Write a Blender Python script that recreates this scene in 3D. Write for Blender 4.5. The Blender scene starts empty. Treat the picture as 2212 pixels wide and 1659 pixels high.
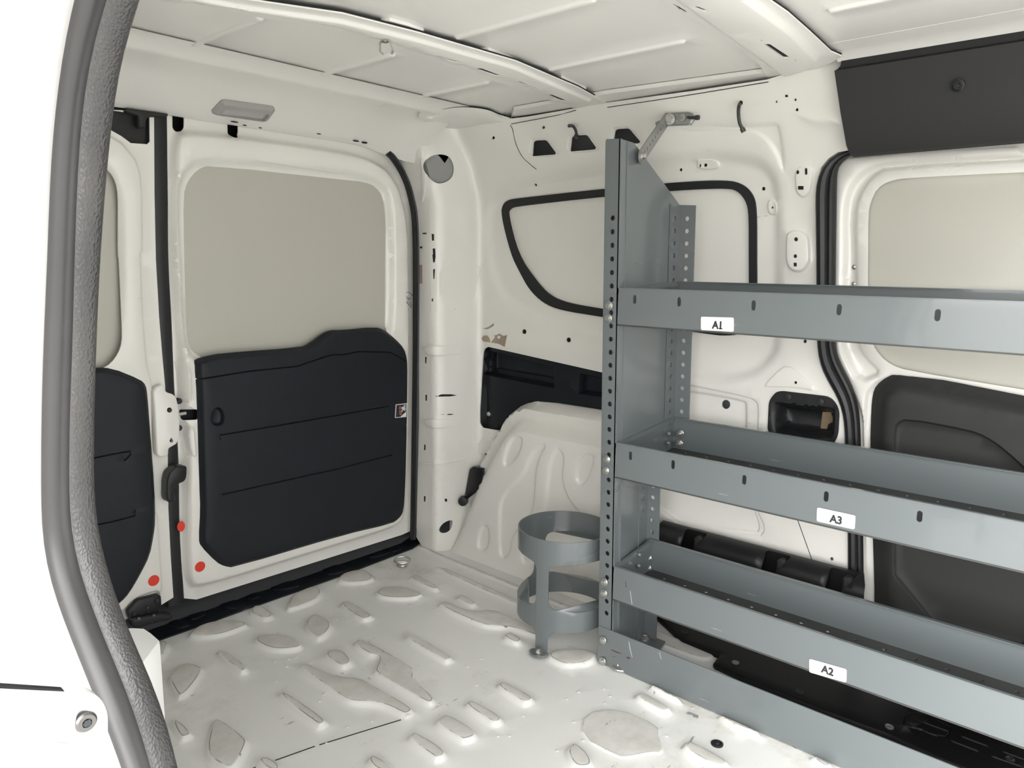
import bpy, math, random
import numpy as np
from mathutils import Vector, Matrix
from mathutils.geometry import delaunay_2d_cdt
random.seed(7); np.random.seed(7)
S = 0.97                      # metres per scene unit (camera height above the load floor)
COL = bpy.context.scene.collection
# ------------------------------------------------------------------ camera model
W, H, F = 2212, 1659, 1613.78
AX = np.array([[0.66533833, 0.10959321, -0.73845395],
               [-0.74645023, 0.11316624, -0.65574801],
               [0.01170253, 0.98751341, 0.15709972]])      # rows: van axes (lateral, rearward, up) in camera space
AX[1] -= AX[0] * AX[0].dot(AX[1]); AX[1] /= np.linalg.norm(AX[1]); AX[2] = np.cross(AX[0], AX[1])
CAM = np.array([0, 0, 1.0])
def ray(p): return AX @ np.array([(p[0] - W / 2) / F, -(p[1] - H / 2) / F, -1.0])
def PX(p, x): d = ray(p); return CAM + d * (x / d[0])
def PY(p, y): d = ray(p); return CAM + d * (y / d[1])
def PZ(p, z): d = ray(p); return CAM + d * ((z - 1) / d[2])
def crop(ox, oy, k=740 / 2192):
    return lambda pts: [(ox + k * x, oy + k * y) for x, y in pts]
c1, c2, c3 = crop(0, 0), crop(740, 0), crop(1472, 0)
c4, c5, c6 = crop(0, 550), crop(740, 550), crop(1472, 550)
c7, c8, c9 = crop(0, 1099), crop(740, 1099), crop(1472, 1099)
def ss(t): t = np.clip(t, 0, 1); return t * t * (3 - 2 * t)
class Fr:
    """a flat frame (origin, u, v, inward normal) that surfaces are measured on"""
    def __init__(s, O, U, V, N): s.O, s.U, s.V, s.N = [np.array(a, float) for a in (O, U, V, N)]
    def p3(s, uv, w=0): 
        uv = np.atleast_2d(uv); w = np.broadcast_to(np.asarray(w, float), (len(uv),))
        return s.O + uv[:, :1] * s.U + uv[:, 1:2] * s.V + w[:, None] * s.N
    def one(s, p, w=0.0):
        d = ray(p); t = ((s.O + s.N * w - CAM) @ s.N) / (d @ s.N); q = CAM + d * t - s.O
        return (q @ s.U, q @ s.V)
    def px(s, pts, w=0.0, wr=(-.05, .4)):
        out = []
        for p in pts:
            if callable(w):
                ws = np.linspace(wr[1], wr[0], 300); uv = np.array([s.one(p, a) for a in ws])
                g = ws - w(uv[:, 0], uv[:, 1]); i = np.argmax(g <= 0)
                out.append(tuple(uv[i]))
            else: out.append(s.one(p, w))
        return out
def FX(x): return Fr((x, 0, 0), (0, 1, 0), (0, 0, 1), (-1, 0, 0))
def FY(y): return Fr((0, y, 0), (1, 0, 0), (0, 0, 1), (0, -1, 0))
def FZ(z): return Fr((0, 0, z), (1, 0, 0), (0, 1, 0), (0, 0, 1))
def FC(z): return Fr((0, 0, z), (1, 0, 0), (0, 1, 0), (0, 0, -1))
# ------------------------------------------------------------------ polygons
def chaikin(poly, it=2, k=.25):
    p = np.array(poly, float)
    for _ in range(it):
        n = np.roll(p, -1, 0); q = np.empty((2 * len(p), 2)); q[0::2] = p * (1 - k) + n * k; q[1::2] = p * k + n * (1 - k); p = q
    return p
def fillet(poly, r, n=5):
    P = [np.array(p, float) for p in poly]; out = []
    for i, b in enumerate(P):
        a, c = P[i - 1], P[(i + 1) % len(P)]
        u, v = a - b, c - b; lu, lv = np.linalg.norm(u), np.linalg.norm(v)
        if lu < 1e-9 or lv < 1e-9: continue
        d = min(r, lu * .48, lv * .48); p0, p1 = b + u / lu * d, b + v / lv * d
        for t in np.linspace(0, 1, n): out.append((1 - t) ** 2 * p0 + 2 * t * (1 - t) * b + t * t * p1)
    return np.array(out)
def circ(c, r, n=14, r2=None, a=0):
    r2 = r2 or r; t = np.arange(n) * 2 * math.pi / n; x, y = r * np.cos(t), r2 * np.sin(t)
    return np.stack([c[0] + x * math.cos(a) - y * math.sin(a), c[1] + x * math.sin(a) + y * math.cos(a)], 1)
def slot(a, b, w, n=6):
    a, b = np.array(a, float), np.array(b, float); d = b - a; th = math.atan2(d[1], d[0]); out = []
    for c, o in ((b, -math.pi / 2), (a, math.pi / 2)):
        for t in np.linspace(0, math.pi, n): out.append(c + w * np.array([math.cos(th + o + t), math.sin(th + o + t)]))
    return np.array(out)
def strip(pts, w):
    p = np.array(pts, float); d = np.gradient(p, axis=0); d /= np.linalg.norm(d, axis=1)[:, None]
    n = np.stack([-d[:, 1], d[:, 0]], 1); return np.concatenate([p + n * w, (p - n * w)[::-1]])
def rect(x0, y0, x1, y1): return np.array([(x0, y0), (x1, y0), (x1, y1), (x0, y1)], float)
def dens(poly, s):
    p = np.array(poly, float); out = []
    for a, b in zip(p, np.roll(p, -1, 0)):
        k = max(1, int(np.ceil(np.linalg.norm(b - a) / s)))
        for i in range(k): out.append(a + (b - a) * i / k)
    return np.array(out)
def sdf(P, poly):
    P = np.atleast_2d(P); d = np.full(len(P), 1e9); ins = np.zeros(len(P), bool); poly = np.array(poly, float)
    for a, b in zip(poly, np.roll(poly, -1, 0)):
        e = b - a; w = P - a; L = e @ e
        if L < 1e-16: continue
        t = np.clip(w @ e / L, 0, 1); q = w - t[:, None] * e; d = np.minimum(d, (q * q).sum(1))
        c = (a[1] > P[:, 1]) != (b[1] > P[:, 1])
        if c.any():
            xx = a[0] + (P[:, 1] - a[1]) / (b[1] - a[1] if abs(b[1] - a[1]) > 1e-12 else 1e-12) * e[0]
            ins ^= c & (P[:, 0] < xx)
    d = np.sqrt(d); return np.where(ins, d, -d)
# ------------------------------------------------------------------ objects
ORG = {}
def tag(o, label=None, cat=None, group=None, kind=None):
    if label: o['label'] = label
    if cat: o['category'] = cat
    if group: o['group'] = group
    if kind: o['kind'] = kind
    return o
def empty(name, loc, label, cat, group=None):
    o = bpy.data.objects.new(name, None); COL.objects.link(o); l = Vector(np.array(loc, float) * S); o.location = l
    o.empty_display_size = .05; ORG[o.name] = l; return tag(o, label, cat, group)
def mk(name, verts, faces, mat, parent=None, smooth=True, ang=35, attrs=None):
    v = np.array(verts, float) * S; lo, hi = v.min(0), v.max(0)
    org = np.array([(lo[0] + hi[0]) / 2, (lo[1] + hi[1]) / 2, lo[2]])
    me = bpy.data.meshes.new(name); me.from_pydata((v - org).tolist(), [], faces); me.update()
    if smooth:
        me.polygons.foreach_set('use_smooth', [True] * len(me.polygons)); me.set_sharp_from_angle(angle=math.radians(ang))
    for k, a in (attrs or {}).items():
        at = me.attributes.new(k, 'FLOAT', 'POINT'); at.data.foreach_set('value', np.asarray(a, np.float32))
    me.materials.append(mat); o = bpy.data.objects.new(name, me); COL.objects.link(o)
    if parent: o.parent = parent; o.location = Vector(org) - ORG[parent.name]
    else: o.location = org
    ORG[o.name] = Vector(org); return o
def cp(o, delta, parent=None):
    """copy of one object moved by delta (scene units)"""
    c = o.copy(); COL.objects.link(c); c.location = o.location + Vector(np.array(delta, float) * S)
    if parent: c.parent = parent
    ORG[c.name] = ORG[o.name] + Vector(np.array(delta, float) * S); return c
def relief(name, fr, outline, mat, parent=None, holes=(), feats=(), base=0.0, res=None, thick=.004, fn=None, ang=40, wear=False, order=3, extra=None):
    """sheet of pressed metal / moulded plastic on a frame: outline, cut holes, raised or sunk features (poly, depth, bevel)"""
    outline = np.array(outline, float); holes = [np.array(h, float) for h in holes]
    V, E = [], []
    def loop(p):
        i0 = len(V); V.extend(map(tuple, p)); n = len(p); E.extend([(i0 + i, i0 + (i + 1) % n) for i in range(n)])
    loop(dens(outline, res) if res else outline)
    for h in holes: loop(h)
    ex = []
    for f in feats:
        p = dens(f[0], max(f[2] * .9, .004)); d = np.roll(p, -1, 0) - np.roll(p, 1, 0); d /= np.maximum(np.linalg.norm(d, axis=1), 1e-9)[:, None]
        n = np.stack([-d[:, 1], d[:, 0]], 1)
        if (sdf(p[:3] + n[:3] * 1e-4, p) < 0).sum() > 1: n = -n
        for t in ((-.08, .3, .55, .8, 1.08) if order == 3 else (-.1, .35, .7, 1.05)): ex.append(p + n * f[2] * t)
    if res:
        lo, hi = outline.min(0), outline.max(0)
        g = np.stack(np.meshgrid(np.arange(lo[0] + res * .37, hi[0], res), np.arange(lo[1] + res * .41, hi[1], res)), -1).reshape(-1, 2)
        ex.append(g + np.random.uniform(-.12, .12, g.shape) * res)
    if extra is not None: ex.append(np.array(extra))
    if ex:
        ex = np.concatenate(ex); k = sdf(ex, outline) > 2e-4
        for h in holes: k &= sdf(ex, h) < -2e-4
        ex = ex[k]; ex = ex[np.unique(np.round(ex / 4e-4).astype(np.int64), axis=0, return_index=True)[1]]; V.extend(map(tuple, ex))
    r = delaunay_2d_cdt([Vector(v) for v in V], E, [], 0, 1e-6)
    uv = np.array([tuple(v) for v in r[0]]); T = np.array([f for f in r[2] if len(f) == 3]); c = uv[T].mean(1)
    k = sdf(c, outline) > 0
    for h in holes: k &= sdf(c, h) < 0
    T = T[k]
    w = base(uv[:, 0], uv[:, 1]) if callable(base) else np.full(len(uv), float(base))
    w = np.array(w, float); we = np.zeros(len(uv)); rim = np.zeros(len(uv))
    for f in feats:
        d = sdf(uv, f[0]); w = w + f[1] * ss(d / f[2])
        if wear: we = np.maximum(we, ss((d - f[2] * .8) / (f[2] * .25)))
    A = fr.p3(uv, w); B = A - fr.N * thick
    if fn: A, B = fn(uv, w), fn(uv, w - thick)
    flip = np.dot(np.cross(fr.U, fr.V), fr.N) < 0
    if flip: T = T[:, ::-1]
    n = len(uv); ed = {}
    for t in T:
        for a, b in ((t[0], t[1]), (t[1], t[2]), (t[2], t[0])):
            if (b, a) in ed: del ed[(b, a)]
            else: ed[(a, b)] = 1
    verts = [A, B]; faces = T.tolist() + (T[:, ::-1] + n).tolist(); m = 2 * n; bi = {}
    ids = sorted({i for e in ed for i in e})
    for j, i in enumerate(ids): bi[i] = m + j
    verts += [A[ids], B[ids]]; q = len(ids)
    for a, b in ed: faces.append([bi[b], bi[a], bi[a] + q, bi[b] + q])
    at = None
    if wear: at = {'wear': np.concatenate([we, we, we[ids], we[ids]])}
    return mk(name, np.concatenate(verts), faces, mat, parent, True, ang, at)
def join(objs):
    """several plates of one folded part become one mesh"""
    import bmesh
    a = objs[0]; bm = bmesh.new()
    for o in objs:
        n = len(bm.verts); bm.from_mesh(o.data); bm.verts.ensure_lookup_table(); d = o.location - a.location
        for v in bm.verts[n:]: v.co += d
    bm.to_mesh(a.data); bm.free(); a.data.update()
    for o in objs[1:]: bpy.data.objects.remove(o)
    return a
class MB:
    def __init__(s): s.v, s.f = [], []
    def add(s, v, f): k = len(s.v); s.v.extend([tuple(a) for a in v]); s.f.extend([[k + i for i in q] for q in f]); return s
    def hexa(s, p): return s.add(p, [(0, 3, 2, 1), (4, 5, 6, 7), (0, 1, 5, 4), (1, 2, 6, 5), (2, 3, 7, 6), (3, 0, 4, 7)])
    def box(s, a, b, ch=0.0):
        a, b = np.minimum(a, b), np.maximum(a, b)
        (x0, y0, z0), (x1, y1, z1) = a, b
        if ch <= 0: return s.hexa([(x0, y0, z0), (x1, y0, z0), (x1, y1, z0), (x0, y1, z0), (x0, y0, z1), (x1, y0, z1), (x1, y1, z1), (x0, y1, z1)])
        o = [(x0 + ch, y0), (x1 - ch, y0), (x1, y0 + ch), (x1, y1 - ch), (x1 - ch, y1), (x0 + ch, y1), (x0, y1 - ch), (x0, y0 + ch)]
        i = [(x0 + ch * 1.6, y0 + ch), (x1 - ch * 1.6, y0 + ch), (x1 - ch, y0 + ch * 1.6), (x1 - ch, y1 - ch * 1.6), (x1 - ch * 1.6, y1 - ch), (x0 + ch * 1.6, y1 - ch), (x0 + ch, y1 - ch * 1.6), (x0 + ch, y0 + ch * 1.6)]
        L = [[(x, y, z0) for x, y in i], [(x, y, z0 + ch) for x, y in o], [(x, y, z1 - ch) for x, y in o], [(x, y, z1) for x, y in i]]
        return s.loft(L, True, True)
    def loft(s, rings, caps=True, closed=True):
        n = len(rings[0]); v = [p for r in rings for p in r]; f = []
        for i in range(len(rings) - 1):
            for j in range(n if closed else n - 1):
                k = (j + 1) % n; f.append((i * n + j, i * n + k, (i + 1) * n + k, (i + 1) * n + j))
        if caps: f.append(tuple(range(n - 1, -1, -1))); f.append(tuple((len(rings) - 1) * n + j for j in range(n)))
        return s.add(v, f)
    def prism(s, poly, vec):
        p = np.array(poly, float); return s.loft([p, p + np.array(vec, float)])
    def cyl(s, a, b, r, n=16, r2=None, ph=0):
        a, b = np.array(a, float), np.array(b, float); d = (b - a) / np.linalg.norm(b - a)
        t = np.array([0, 0, 1.]) if abs(d[2]) < .9 else np.array([1., 0, 0]); u = np.cross(t, d); u /= np.linalg.norm(u); v = np.cross(d, u)
        th = np.arange(n) * 2 * math.pi / n + ph; c = np.cos(th)[:, None] * u + np.sin(th)[:, None] * v
        return s.loft([a + c * r, b + c * (r if r2 is None else r2)])
    def lathe(s, a, d, prof, n=20):
        a, d = np.array(a, float), np.array(d, float); d /= np.linalg.norm(d)
        t = np.array([0, 0, 1.]) if abs(d[2]) < .9 else np.array([1., 0, 0]); u = np.cross(t, d); u /= np.linalg.norm(u); v = np.cross(d, u)
        th = np.arange(n) * 2 * math.pi / n; c = np.cos(th)[:, None] * u + np.sin(th)[:, None] * v
        return s.loft([a + d * h + c * max(r, 1e-4) for r, h in prof])
    def sweep(s, path, prof, ref, closed=False, caps=True, scl=None):
        P = np.array(path, float); ref = np.array(ref, float); n = len(P); R = []
        for i in range(n):
            t = (P[(i + 1) % n] - P[i - 1]) if closed else P[min(i + 1, n - 1)] - P[max(i - 1, 0)]
            t /= np.linalg.norm(t); sd = np.cross(ref, t); sd /= np.linalg.norm(sd); up = np.cross(t, sd); k = 1 if scl is None else scl[i]
            R.append([P[i] + sd * a * k + up * b * k for a, b in prof])
        if closed: R.append(R[0]); caps = False
        return s.loft(R, caps)
    def tube(s, path, r, ref=(0, 0, 1), n=10, closed=False): return s.sweep(path, circ((0, 0), r, n), ref, closed)
    def build(s, name, mat, parent=None, smooth=True, ang=35): return mk(name, s.v, s.f, mat, parent, smooth, ang)
def bez(pts, n=40):
    """Catmull-Rom through the points"""
    P = [np.array(p, float) for p in pts]; P = [2 * P[0] - P[1]] + P + [2 * P[-1] - P[-2]]; out = []; m = max(2, n // (len(P) - 3))
    for i in range(1, len(P) - 2):
        for t in np.linspace(0, 1, m, endpoint=False):
            a, b, c, d = P[i - 1:i + 3]; out.append(.5 * (2 * b + (c - a) * t + (2 * a - 5 * b + 4 * c - d) * t * t + (3 * b - a - 3 * c + d) * t ** 3))
    return np.array(out + [P[-2]])
def hexbolt(c, d, r=.011, washer=True):
    c, d = np.array(c, float), np.array(d, float); d /= np.linalg.norm(d); m = MB()
    if washer: m.lathe(c, d, [(r * 1.35, 0), (r * 1.35, r * .22), (r * 1.25, r * .3)], 18)
    m.cyl(c, c + d * r * .95, r, 6, ph=random.random()); m.cyl(c + d * r * .9, c + d * r * 1.05, r * .8, 14, r2=r * .7); return m
# ------------------------------------------------------------------ materials
def nt(name):
    m = bpy.data.materials.new(name); m.use_nodes = True; t = m.node_tree; return m, t, t.nodes['Principled BSDF']
def setp(b, col, rough, metal=0, spec=.5, coat=0):
    b.inputs['Base Color'].default_value = (*col, 1); b.inputs['Roughness'].default_value = rough; b.inputs['Metallic'].default_value = metal
    b.inputs['Specular IOR Level'].default_value = spec; b.inputs['Coat Weight'].default_value = coat; b.inputs['Coat Roughness'].default_value = .12
def N(t, typ, **kw):
    n = t.nodes.new(typ)
    for k, v in kw.items():
        if k in n.inputs: n.inputs[k].default_value = v
        else: setattr(n, k, v)
    return n
def noise(t, scale, stretch=(1, 1, 1), detail=4, rough=.6):
    c = N(t, 'ShaderNodeTexCoord'); mp = N(t, 'ShaderNodeMapping'); mp.inputs['Scale'].default_value = stretch
    n = N(t, 'ShaderNodeTexNoise', Scale=scale, Detail=detail, Roughness=rough)
    t.links.new(c.outputs['Object'], mp.inputs[0]); t.links.new(mp.outputs[0], n.inputs['Vector']); return n.outputs['Fac']
def ramp(t, src, a, b, lo=0, hi=1):
    r = N(t, 'ShaderNodeMapRange', interpolation_type='SMOOTHSTEP'); r.inputs[1].default_value = a; r.inputs[2].default_value = b
    r.inputs[3].default_value = lo; r.inputs[4].default_value = hi; t.links.new(src, r.inputs[0]); return r.outputs[0]
def mul(t, a, b):
    m = N(t, 'ShaderNodeMath', operation='MULTIPLY'); 
    for i, x in enumerate((a, b)):
        if isinstance(x, (int, float)): m.inputs[i].default_value = x
        else: t.links.new(x, m.inputs[i])
    return m.outputs[0]
def mix(t, fac, a, b):
    m = N(t, 'ShaderNodeMix', data_type='RGBA'); t.links.new(fac, m.inputs[0])
    for i, x in ((6, a), (7, b)):
        if isinstance(x, tuple): m.inputs[i].default_value = (*x, 1)
        else: t.links.new(x, m.inputs[i])
    return m.outputs[2]
def bump(t, b, src, strength, dist=.002):
    n = N(t, 'ShaderNodeBump', Strength=strength, Distance=dist); t.links.new(src, n.inputs['Height']); t.links.new(n.outputs[0], b.inputs['Normal'])
def mat_paint(name, col, rough=.32, coat=.35, dirt=.25, scr=.5, dark=(.23, .22, .2), orange=.03):
    m, t, b = nt(name); setp(b, col, rough, 0, .5, coat)
    d = mul(t, ramp(t, noise(t, 2.2, (1, 1, 1), 6, .62), .52, .78), dirt)
    s1 = mul(t, ramp(t, noise(t, 26, (1, .16, 1.2), 5, .72), .665, .70), ramp(t, noise(t, 3.1), .52, .62))
    c = mix(t, d, col, tuple(x * .72 * y for x, y in zip(col, (1, .97, .9)))); c = mix(t, mul(t, s1, scr), c, dark)
    t.links.new(c, b.inputs['Base Color']); bump(t, b, noise(t, 150, detail=2), orange, .001); return m
def mat_plain(name, col, rough=.5, metal=0, spec=.5, grain=0, gs=300, var=0.0, coat=0):
    m, t, b = nt(name); setp(b, col, rough, metal, spec, coat)
    if var:
        c = mix(t, ramp(t, noise(t, 5, detail=6), .35, .7), col, tuple(x * (1 - var) for x in col)); t.links.new(c, b.inputs['Base Color'])
    if grain: bump(t, b, noise(t, gs, detail=3), grain, .001)
    return m
WHITE = mat_paint('white_body_paint', (.83, .815, .77))
WDOOR = mat_paint('white_door_paint', (.82, .805, .76), scr=.25)
WROOF = mat_paint('white_roof_paint', (.83, .82, .78), rough=.38, coat=.2, dirt=.12, scr=.12)
WOUT = mat_paint('white_outer_paint', (.76, .76, .75), rough=.3, coat=.3, dirt=.05, scr=.0)
GREY = None
BLACK = mat_plain('black_moulded_plastic', (.012, .0125, .014), .42, spec=.4, grain=.12, gs=420)
PLATE = mat_plain('black_plate_plastic', (.0045, .0045, .005), .5, spec=.3, grain=.1, gs=380)
BLACK2 = mat_plain('matt_black_plastic', (.026, .026, .026), .6, spec=.35, grain=.18, gs=380)
NAVY = mat_plain('dark_door_trim', (.0065, .0085, .0135), .55, spec=.4, grain=.1, gs=350, var=.25)
RUBBER = mat_plain('black_rubber', (.011, .0115, .013), .45, spec=.45)
DARK = mat_plain('dark_cavity', (.02, .021, .024), .8, spec=.2)
ZINC = mat_plain('zinc_steel', (.5, .5, .475), .32, .85, grain=.05)
ALU = mat_plain('galvanised_strap', (.33, .34, .33), .42, .75, grain=.05)
RED = mat_plain('red_sticker', (.75, .045, .02), .5)
PAPER = mat_plain('white_sticker', (.78, .77, .80), .45, var=.05)
INK = mat_plain('black_ink', (.02, .02, .022), .5)
BOARD = mat_paint('grey_green_panel', (.50, .49, .43), rough=.42, coat=.12, dirt=.18, scr=.18, dark=(.2, .2, .19))
CAB = mat_plain('cable_sheath', (.035, .035, .035), .5)
LENS = mat_plain('lamp_lens', (.42, .42, .41), .2, spec=.5, grain=.4, gs=160)
LHOUS = mat_plain('lamp_housing', (.36, .35, .34), .5, grain=.1)
BROWN = mat_plain('worn_brown_patch', (.2, .14, .085), .8, var=.5)
TAN = mat_plain('peeled_tan_paint', (.45, .36, .28), .7, var=.4)
def mk_grey():
    m, t, b = nt('grey_rack_paint'); col = (.135, .153, .158); setp(b, col, .3, 0, .5, .4); b.inputs['Coat Roughness'].default_value = .05
    sp = ramp(t, noise(t, 2.5, detail=2, rough=.5), .2, .8)
    c = mix(t, sp, col, (.142, .160, .165))
    scr = mul(t, ramp(t, noise(t, 40, (1, .12, 1), 5, .7), .67, .71), ramp(t, noise(t, 4), .5, .6)); c = mix(t, mul(t, scr, .5), c, (.45, .46, .45))
    rust = mul(t, ramp(t, noise(t, 60, (1, .7, 1), 4), .73, .76), ramp(t, noise(t, 5.3, (1.3, 1, 1)), .55, .62)); c = mix(t, mul(t, rust, .8), c, (.16, .09, .05))
    t.links.new(c, b.inputs['Base Color']); t.links.new(ramp(t, noise(t, 3, detail=2), .2, .8, .26, .32), b.inputs['Roughness'])
    bump(t, b, noise(t, 220, detail=2), .012, .001); return m
GREY = mk_grey()
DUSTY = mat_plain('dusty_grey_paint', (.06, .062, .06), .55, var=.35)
def mk_floor():
    m, t, b = nt('white_load_floor'); col = (.80, .798, .78); setp(b, col, .36, 0, .5, .2)
    a = N(t, 'ShaderNodeAttribute', attribute_name='wear')
    c = mix(t, mul(t, a.outputs['Fac'], ramp(t, noise(t, 25, detail=6), .25, .75, .35, .8)), col, (.56, .54, .49))
    rim = mul(t, mul(t, ramp(t, a.outputs['Fac'], .15, .5), ramp(t, a.outputs['Fac'], .98, .6)), ramp(t, noise(t, 18, detail=5), .42, .56))
    c = mix(t, mul(t, rim, .8), c, (.13, .12, .11))
    st = mul(t, ramp(t, noise(t, 3.4, detail=7, rough=.68), .54, .72), .5); c = mix(t, st, c, (.44, .40, .32))
    s1 = mul(t, ramp(t, noise(t, 24, (.35, 1.5, 1), 6, .75), .64, .67), ramp(t, noise(t, 4.1, detail=5), .48, .58)); c = mix(t, mul(t, s1, .7), c, (.16, .15, .13))
    s2 = mul(t, ramp(t, noise(t, 55, (1.3, .5, 1), 4, .7), .67, .70), ramp(t, noise(t, 2.9), .46, .58)); c = mix(t, mul(t, s2, .7), c, (.17, .14, .1))
    t.links.new(c, b.inputs['Base Color']); t.links.new(ramp(t, noise(t, 12, detail=5), .3, .7, .3, .5), b.inputs['Roughness']); bump(t, b, noise(t, 120, detail=2), .03, .001); return m
FLOOR = mk_floor()
def mk_leather():
    m, t, b = nt('grained_grey_seal'); setp(b, (.032, .031, .031), .42, 0, .5)
    c = N(t, 'ShaderNodeTexCoord'); mp = N(t, 'ShaderNodeMapping'); mp.inputs['Scale'].default_value = (1, 1.1, .55); v = N(t, 'ShaderNodeTexVoronoi', Scale=620, feature='SMOOTH_F1'); v.inputs['Smoothness'].default_value = .5
    t.links.new(c.outputs['Object'], mp.inputs[0]); t.links.new(mp.outputs[0], v.inputs['Vector']); bump(t, b, v.outputs['Distance'], .6, .0012)
    t.links.new(mix(t, ramp(t, noise(t, 9, detail=5), .4, .7), (.032, .031, .031), (.05, .048, .047)), b.inputs['Base Color']); return m
LEATHER = mk_leather()
SEALT = mat_plain('smooth_grey_seal', (.055, .053, .054), .38, spec=.5, grain=.05, gs=200, var=.2)

# ================================================================== SHELL
def st(o): o['kind'] = 'structure'; return o
# ---- floor with pressed pads
FL = FZ(0)
pads = []
def pad(pts, d=.0115, b=.0145, it=2): pads.append((chaikin(FL.px(pts), it), d, b))
for p in [[(1180, 830), (1240, 770), (1370, 725), (1560, 725), (1605, 750), (1590, 775), (1440, 830), (1330, 850), (1230, 850)],
          [(1575, 690), (1600, 640), (1660, 625), (1710, 640), (1775, 690), (1750, 720), (1690, 735), (1640, 722)],
          [(1925, 790), (1945, 720), (2000, 683), (2060, 690), (2143, 740), (2130, 800), (2060, 860), (2005, 860)],
          [(1605, 860), (1655, 812), (1850, 812), (1965, 880), (1925, 922), (1800, 935), (1720, 928), (1640, 895)],
          [(1360, 950), (1400, 908), (1450, 912), (1615, 1025), (1590, 1065), (1540, 1078), (1500, 1065)],
          [(1045, 1100), (1110, 1030), (1210, 990), (1315, 1020), (1325, 1060), (1230, 1195), (1160, 1238), (1105, 1230)],
          [(960, 900), (1030, 855), (1080, 850), (1113, 890), (1060, 965), (1030, 985), (930, 1000)],
          [(1065, 1375), (1110, 1352), (1160, 1356), (1265, 1445), (1240, 1485), (1160, 1512), (1110, 1490)],
          [(1320, 1410), (1360, 1357), (1430, 1350), (1605, 1480), (1615, 1520), (1560, 1640), (1500, 1705), (1400, 1700), (1280, 1610)],
          [(1750, 1220), (1800, 1180), (1850, 1182), (2113, 1360), (2105, 1400), (2050, 1428), (2000, 1420)],
          [(1615, 1650), (1660, 1597), (1740, 1594), (1835, 1659), (1800, 1725), (1700, 1725)],
          [(2050, 965), (2090, 914), (2180, 909), (2238, 940), (2280, 1000), (2215, 1043), (2150, 1038)],
          [(940, 1260), (1000, 1235), (1040, 1270), (1020, 1310), (960, 1320)]]: pad(c7(p))
for p in [[(-305, 1040), (-262, 1000), (-207, 1002), (-20, 1085), (130, 1092), (240, 1155), (472, 1288), (470, 1325), (420, 1355), (370, 1352), (280, 1303), (190, 1278), (40, 1275), (-40, 1235)],
          [(45, 890), (90, 846), (150, 844), (465, 1022), (484, 1060), (478, 1112), (614, 1225), (604, 1268), (550, 1284), (490, 1262), (187, 1082), (182, 1050), (212, 985), (198, 968), (150, 963)],
          [(370, 850), (420, 812), (470, 812), (720, 958), (720, 988), (670, 1008), (630, 1002)],
          [(185, 560), (245, 512), (400, 505), (535, 555), (512, 584), (430, 600), (300, 598), (240, 588)],
          [(405, 465), (450, 432), (500, 437), (640, 515), (622, 538), (570, 543)],
          [(-50, 465), (-10, 425), (100, 397), (160, 402), (224, 455), (192, 484), (80, 500), (-20, 495)],
          [(-378, 650), (-342, 565), (-200, 503), (-142, 508), (-110, 545), (-142, 603), (-270, 653), (-350, 671)],
          [(-35, 640), (0, 601), (60, 606), (210, 690), (202, 718), (140, 739), (85, 724)],
          [(585, 640), (630, 604), (690, 608), (780, 652), (850, 662), (960, 656), (1030, 676), (1250, 778), (1335, 830), (1300, 854), (1230, 844), (1060, 784), (960, 784), (870, 769)],
          [(700, 590), (740, 558), (790, 566), (885, 620), (860, 643), (810, 651)],
          [(1000, 840), (1050, 797), (1100, 804), (1175, 855), (1142, 888), (1090, 888)],
          [(955, 1160), (1000, 1117), (1050, 1115), (1250, 1225), (1228, 1263), (1170, 1282), (1130, 1273)],
          [(750, 1280), (800, 1237), (850, 1237), (1050, 1350), (1034, 1394), (980, 1412), (930, 1404)],
          [(555, 1400), (620, 1336), (690, 1321), (885, 1440), (874, 1494), (790, 1524), (740, 1519)],
          [(385, 1500), (430, 1446), (490, 1438), (695, 1565), (674, 1624), (600, 1644), (560, 1634)],
          [(125, 1640), (170, 1587), (230, 1587), (365, 1670), (320, 1725), (200, 1725)],
          [(1280, 965), (1340, 908), (1550, 905), (1645, 940), (1644, 972), (1600, 1013), (1480, 1034), (1390, 1028)],
          [(1840, 1225), (1890, 1187), (1940, 1189), (2125, 1290), (2113, 1328), (2060, 1343), (2010, 1328)],
          [(1945, 1150), (1985, 1128), (2190, 1240), (2184, 1268), (2130, 1258), (1960, 1178)],
          [(1405, 1560), (1450, 1511), (1510, 1508), (1615, 1600), (1625, 1690), (1500, 1705), (1430, 1650)]]: pad(c8(p))
for p in [[(-25, 1560), (15, 1497), (60, 1492), (345, 1640), (300, 1705), (200, 1695)], [(210, 1350), (240, 1322), (480, 1426), (535, 1470), (490, 1484), (300, 1410)],
          [(800, 1605), (830, 1586), (1010, 1665), (950, 1710), (850, 1665)]]: pad(c9(p))
pad(c8([(1512, 1470), (1530, 1310), (1760, 1272), (2035, 1393), (2038, 1470), (2068, 1545), (2040, 1580), (1980, 1573), (1830, 1604), (1760, 1604)]), .0035, .007, 1)
pad(c8([(575, 392), (615, 372), (690, 392), (1230, 632), (1200, 662), (1040, 600)]), .006, .012, 1)
pad(c8([(450, 250), (500, 236), (900, 400), (1500, 640), (1660, 700), (1640, 725), (1400, 640)]), .006, .012, 1)
pad(c8([(690, 218), (760, 222), (1150, 420), (1640, 575), (1640, 604), (1140, 452)]), .005, .01, 1)
pad(c9([(-200, 760), (0, 840), (180, 910), (230, 945), (180, 985), (60, 960), (-250, 840)]), .006, .012, 1)
for i in range(75):
    u, v = random.uniform(.6, 1.5), random.uniform(.55, 1.75)
    if all(sdf([(u, v)], f[0])[0] < -.012 for f in pads): pads.append((circ((u, v), .0055, 7), .0016, .005))
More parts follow.
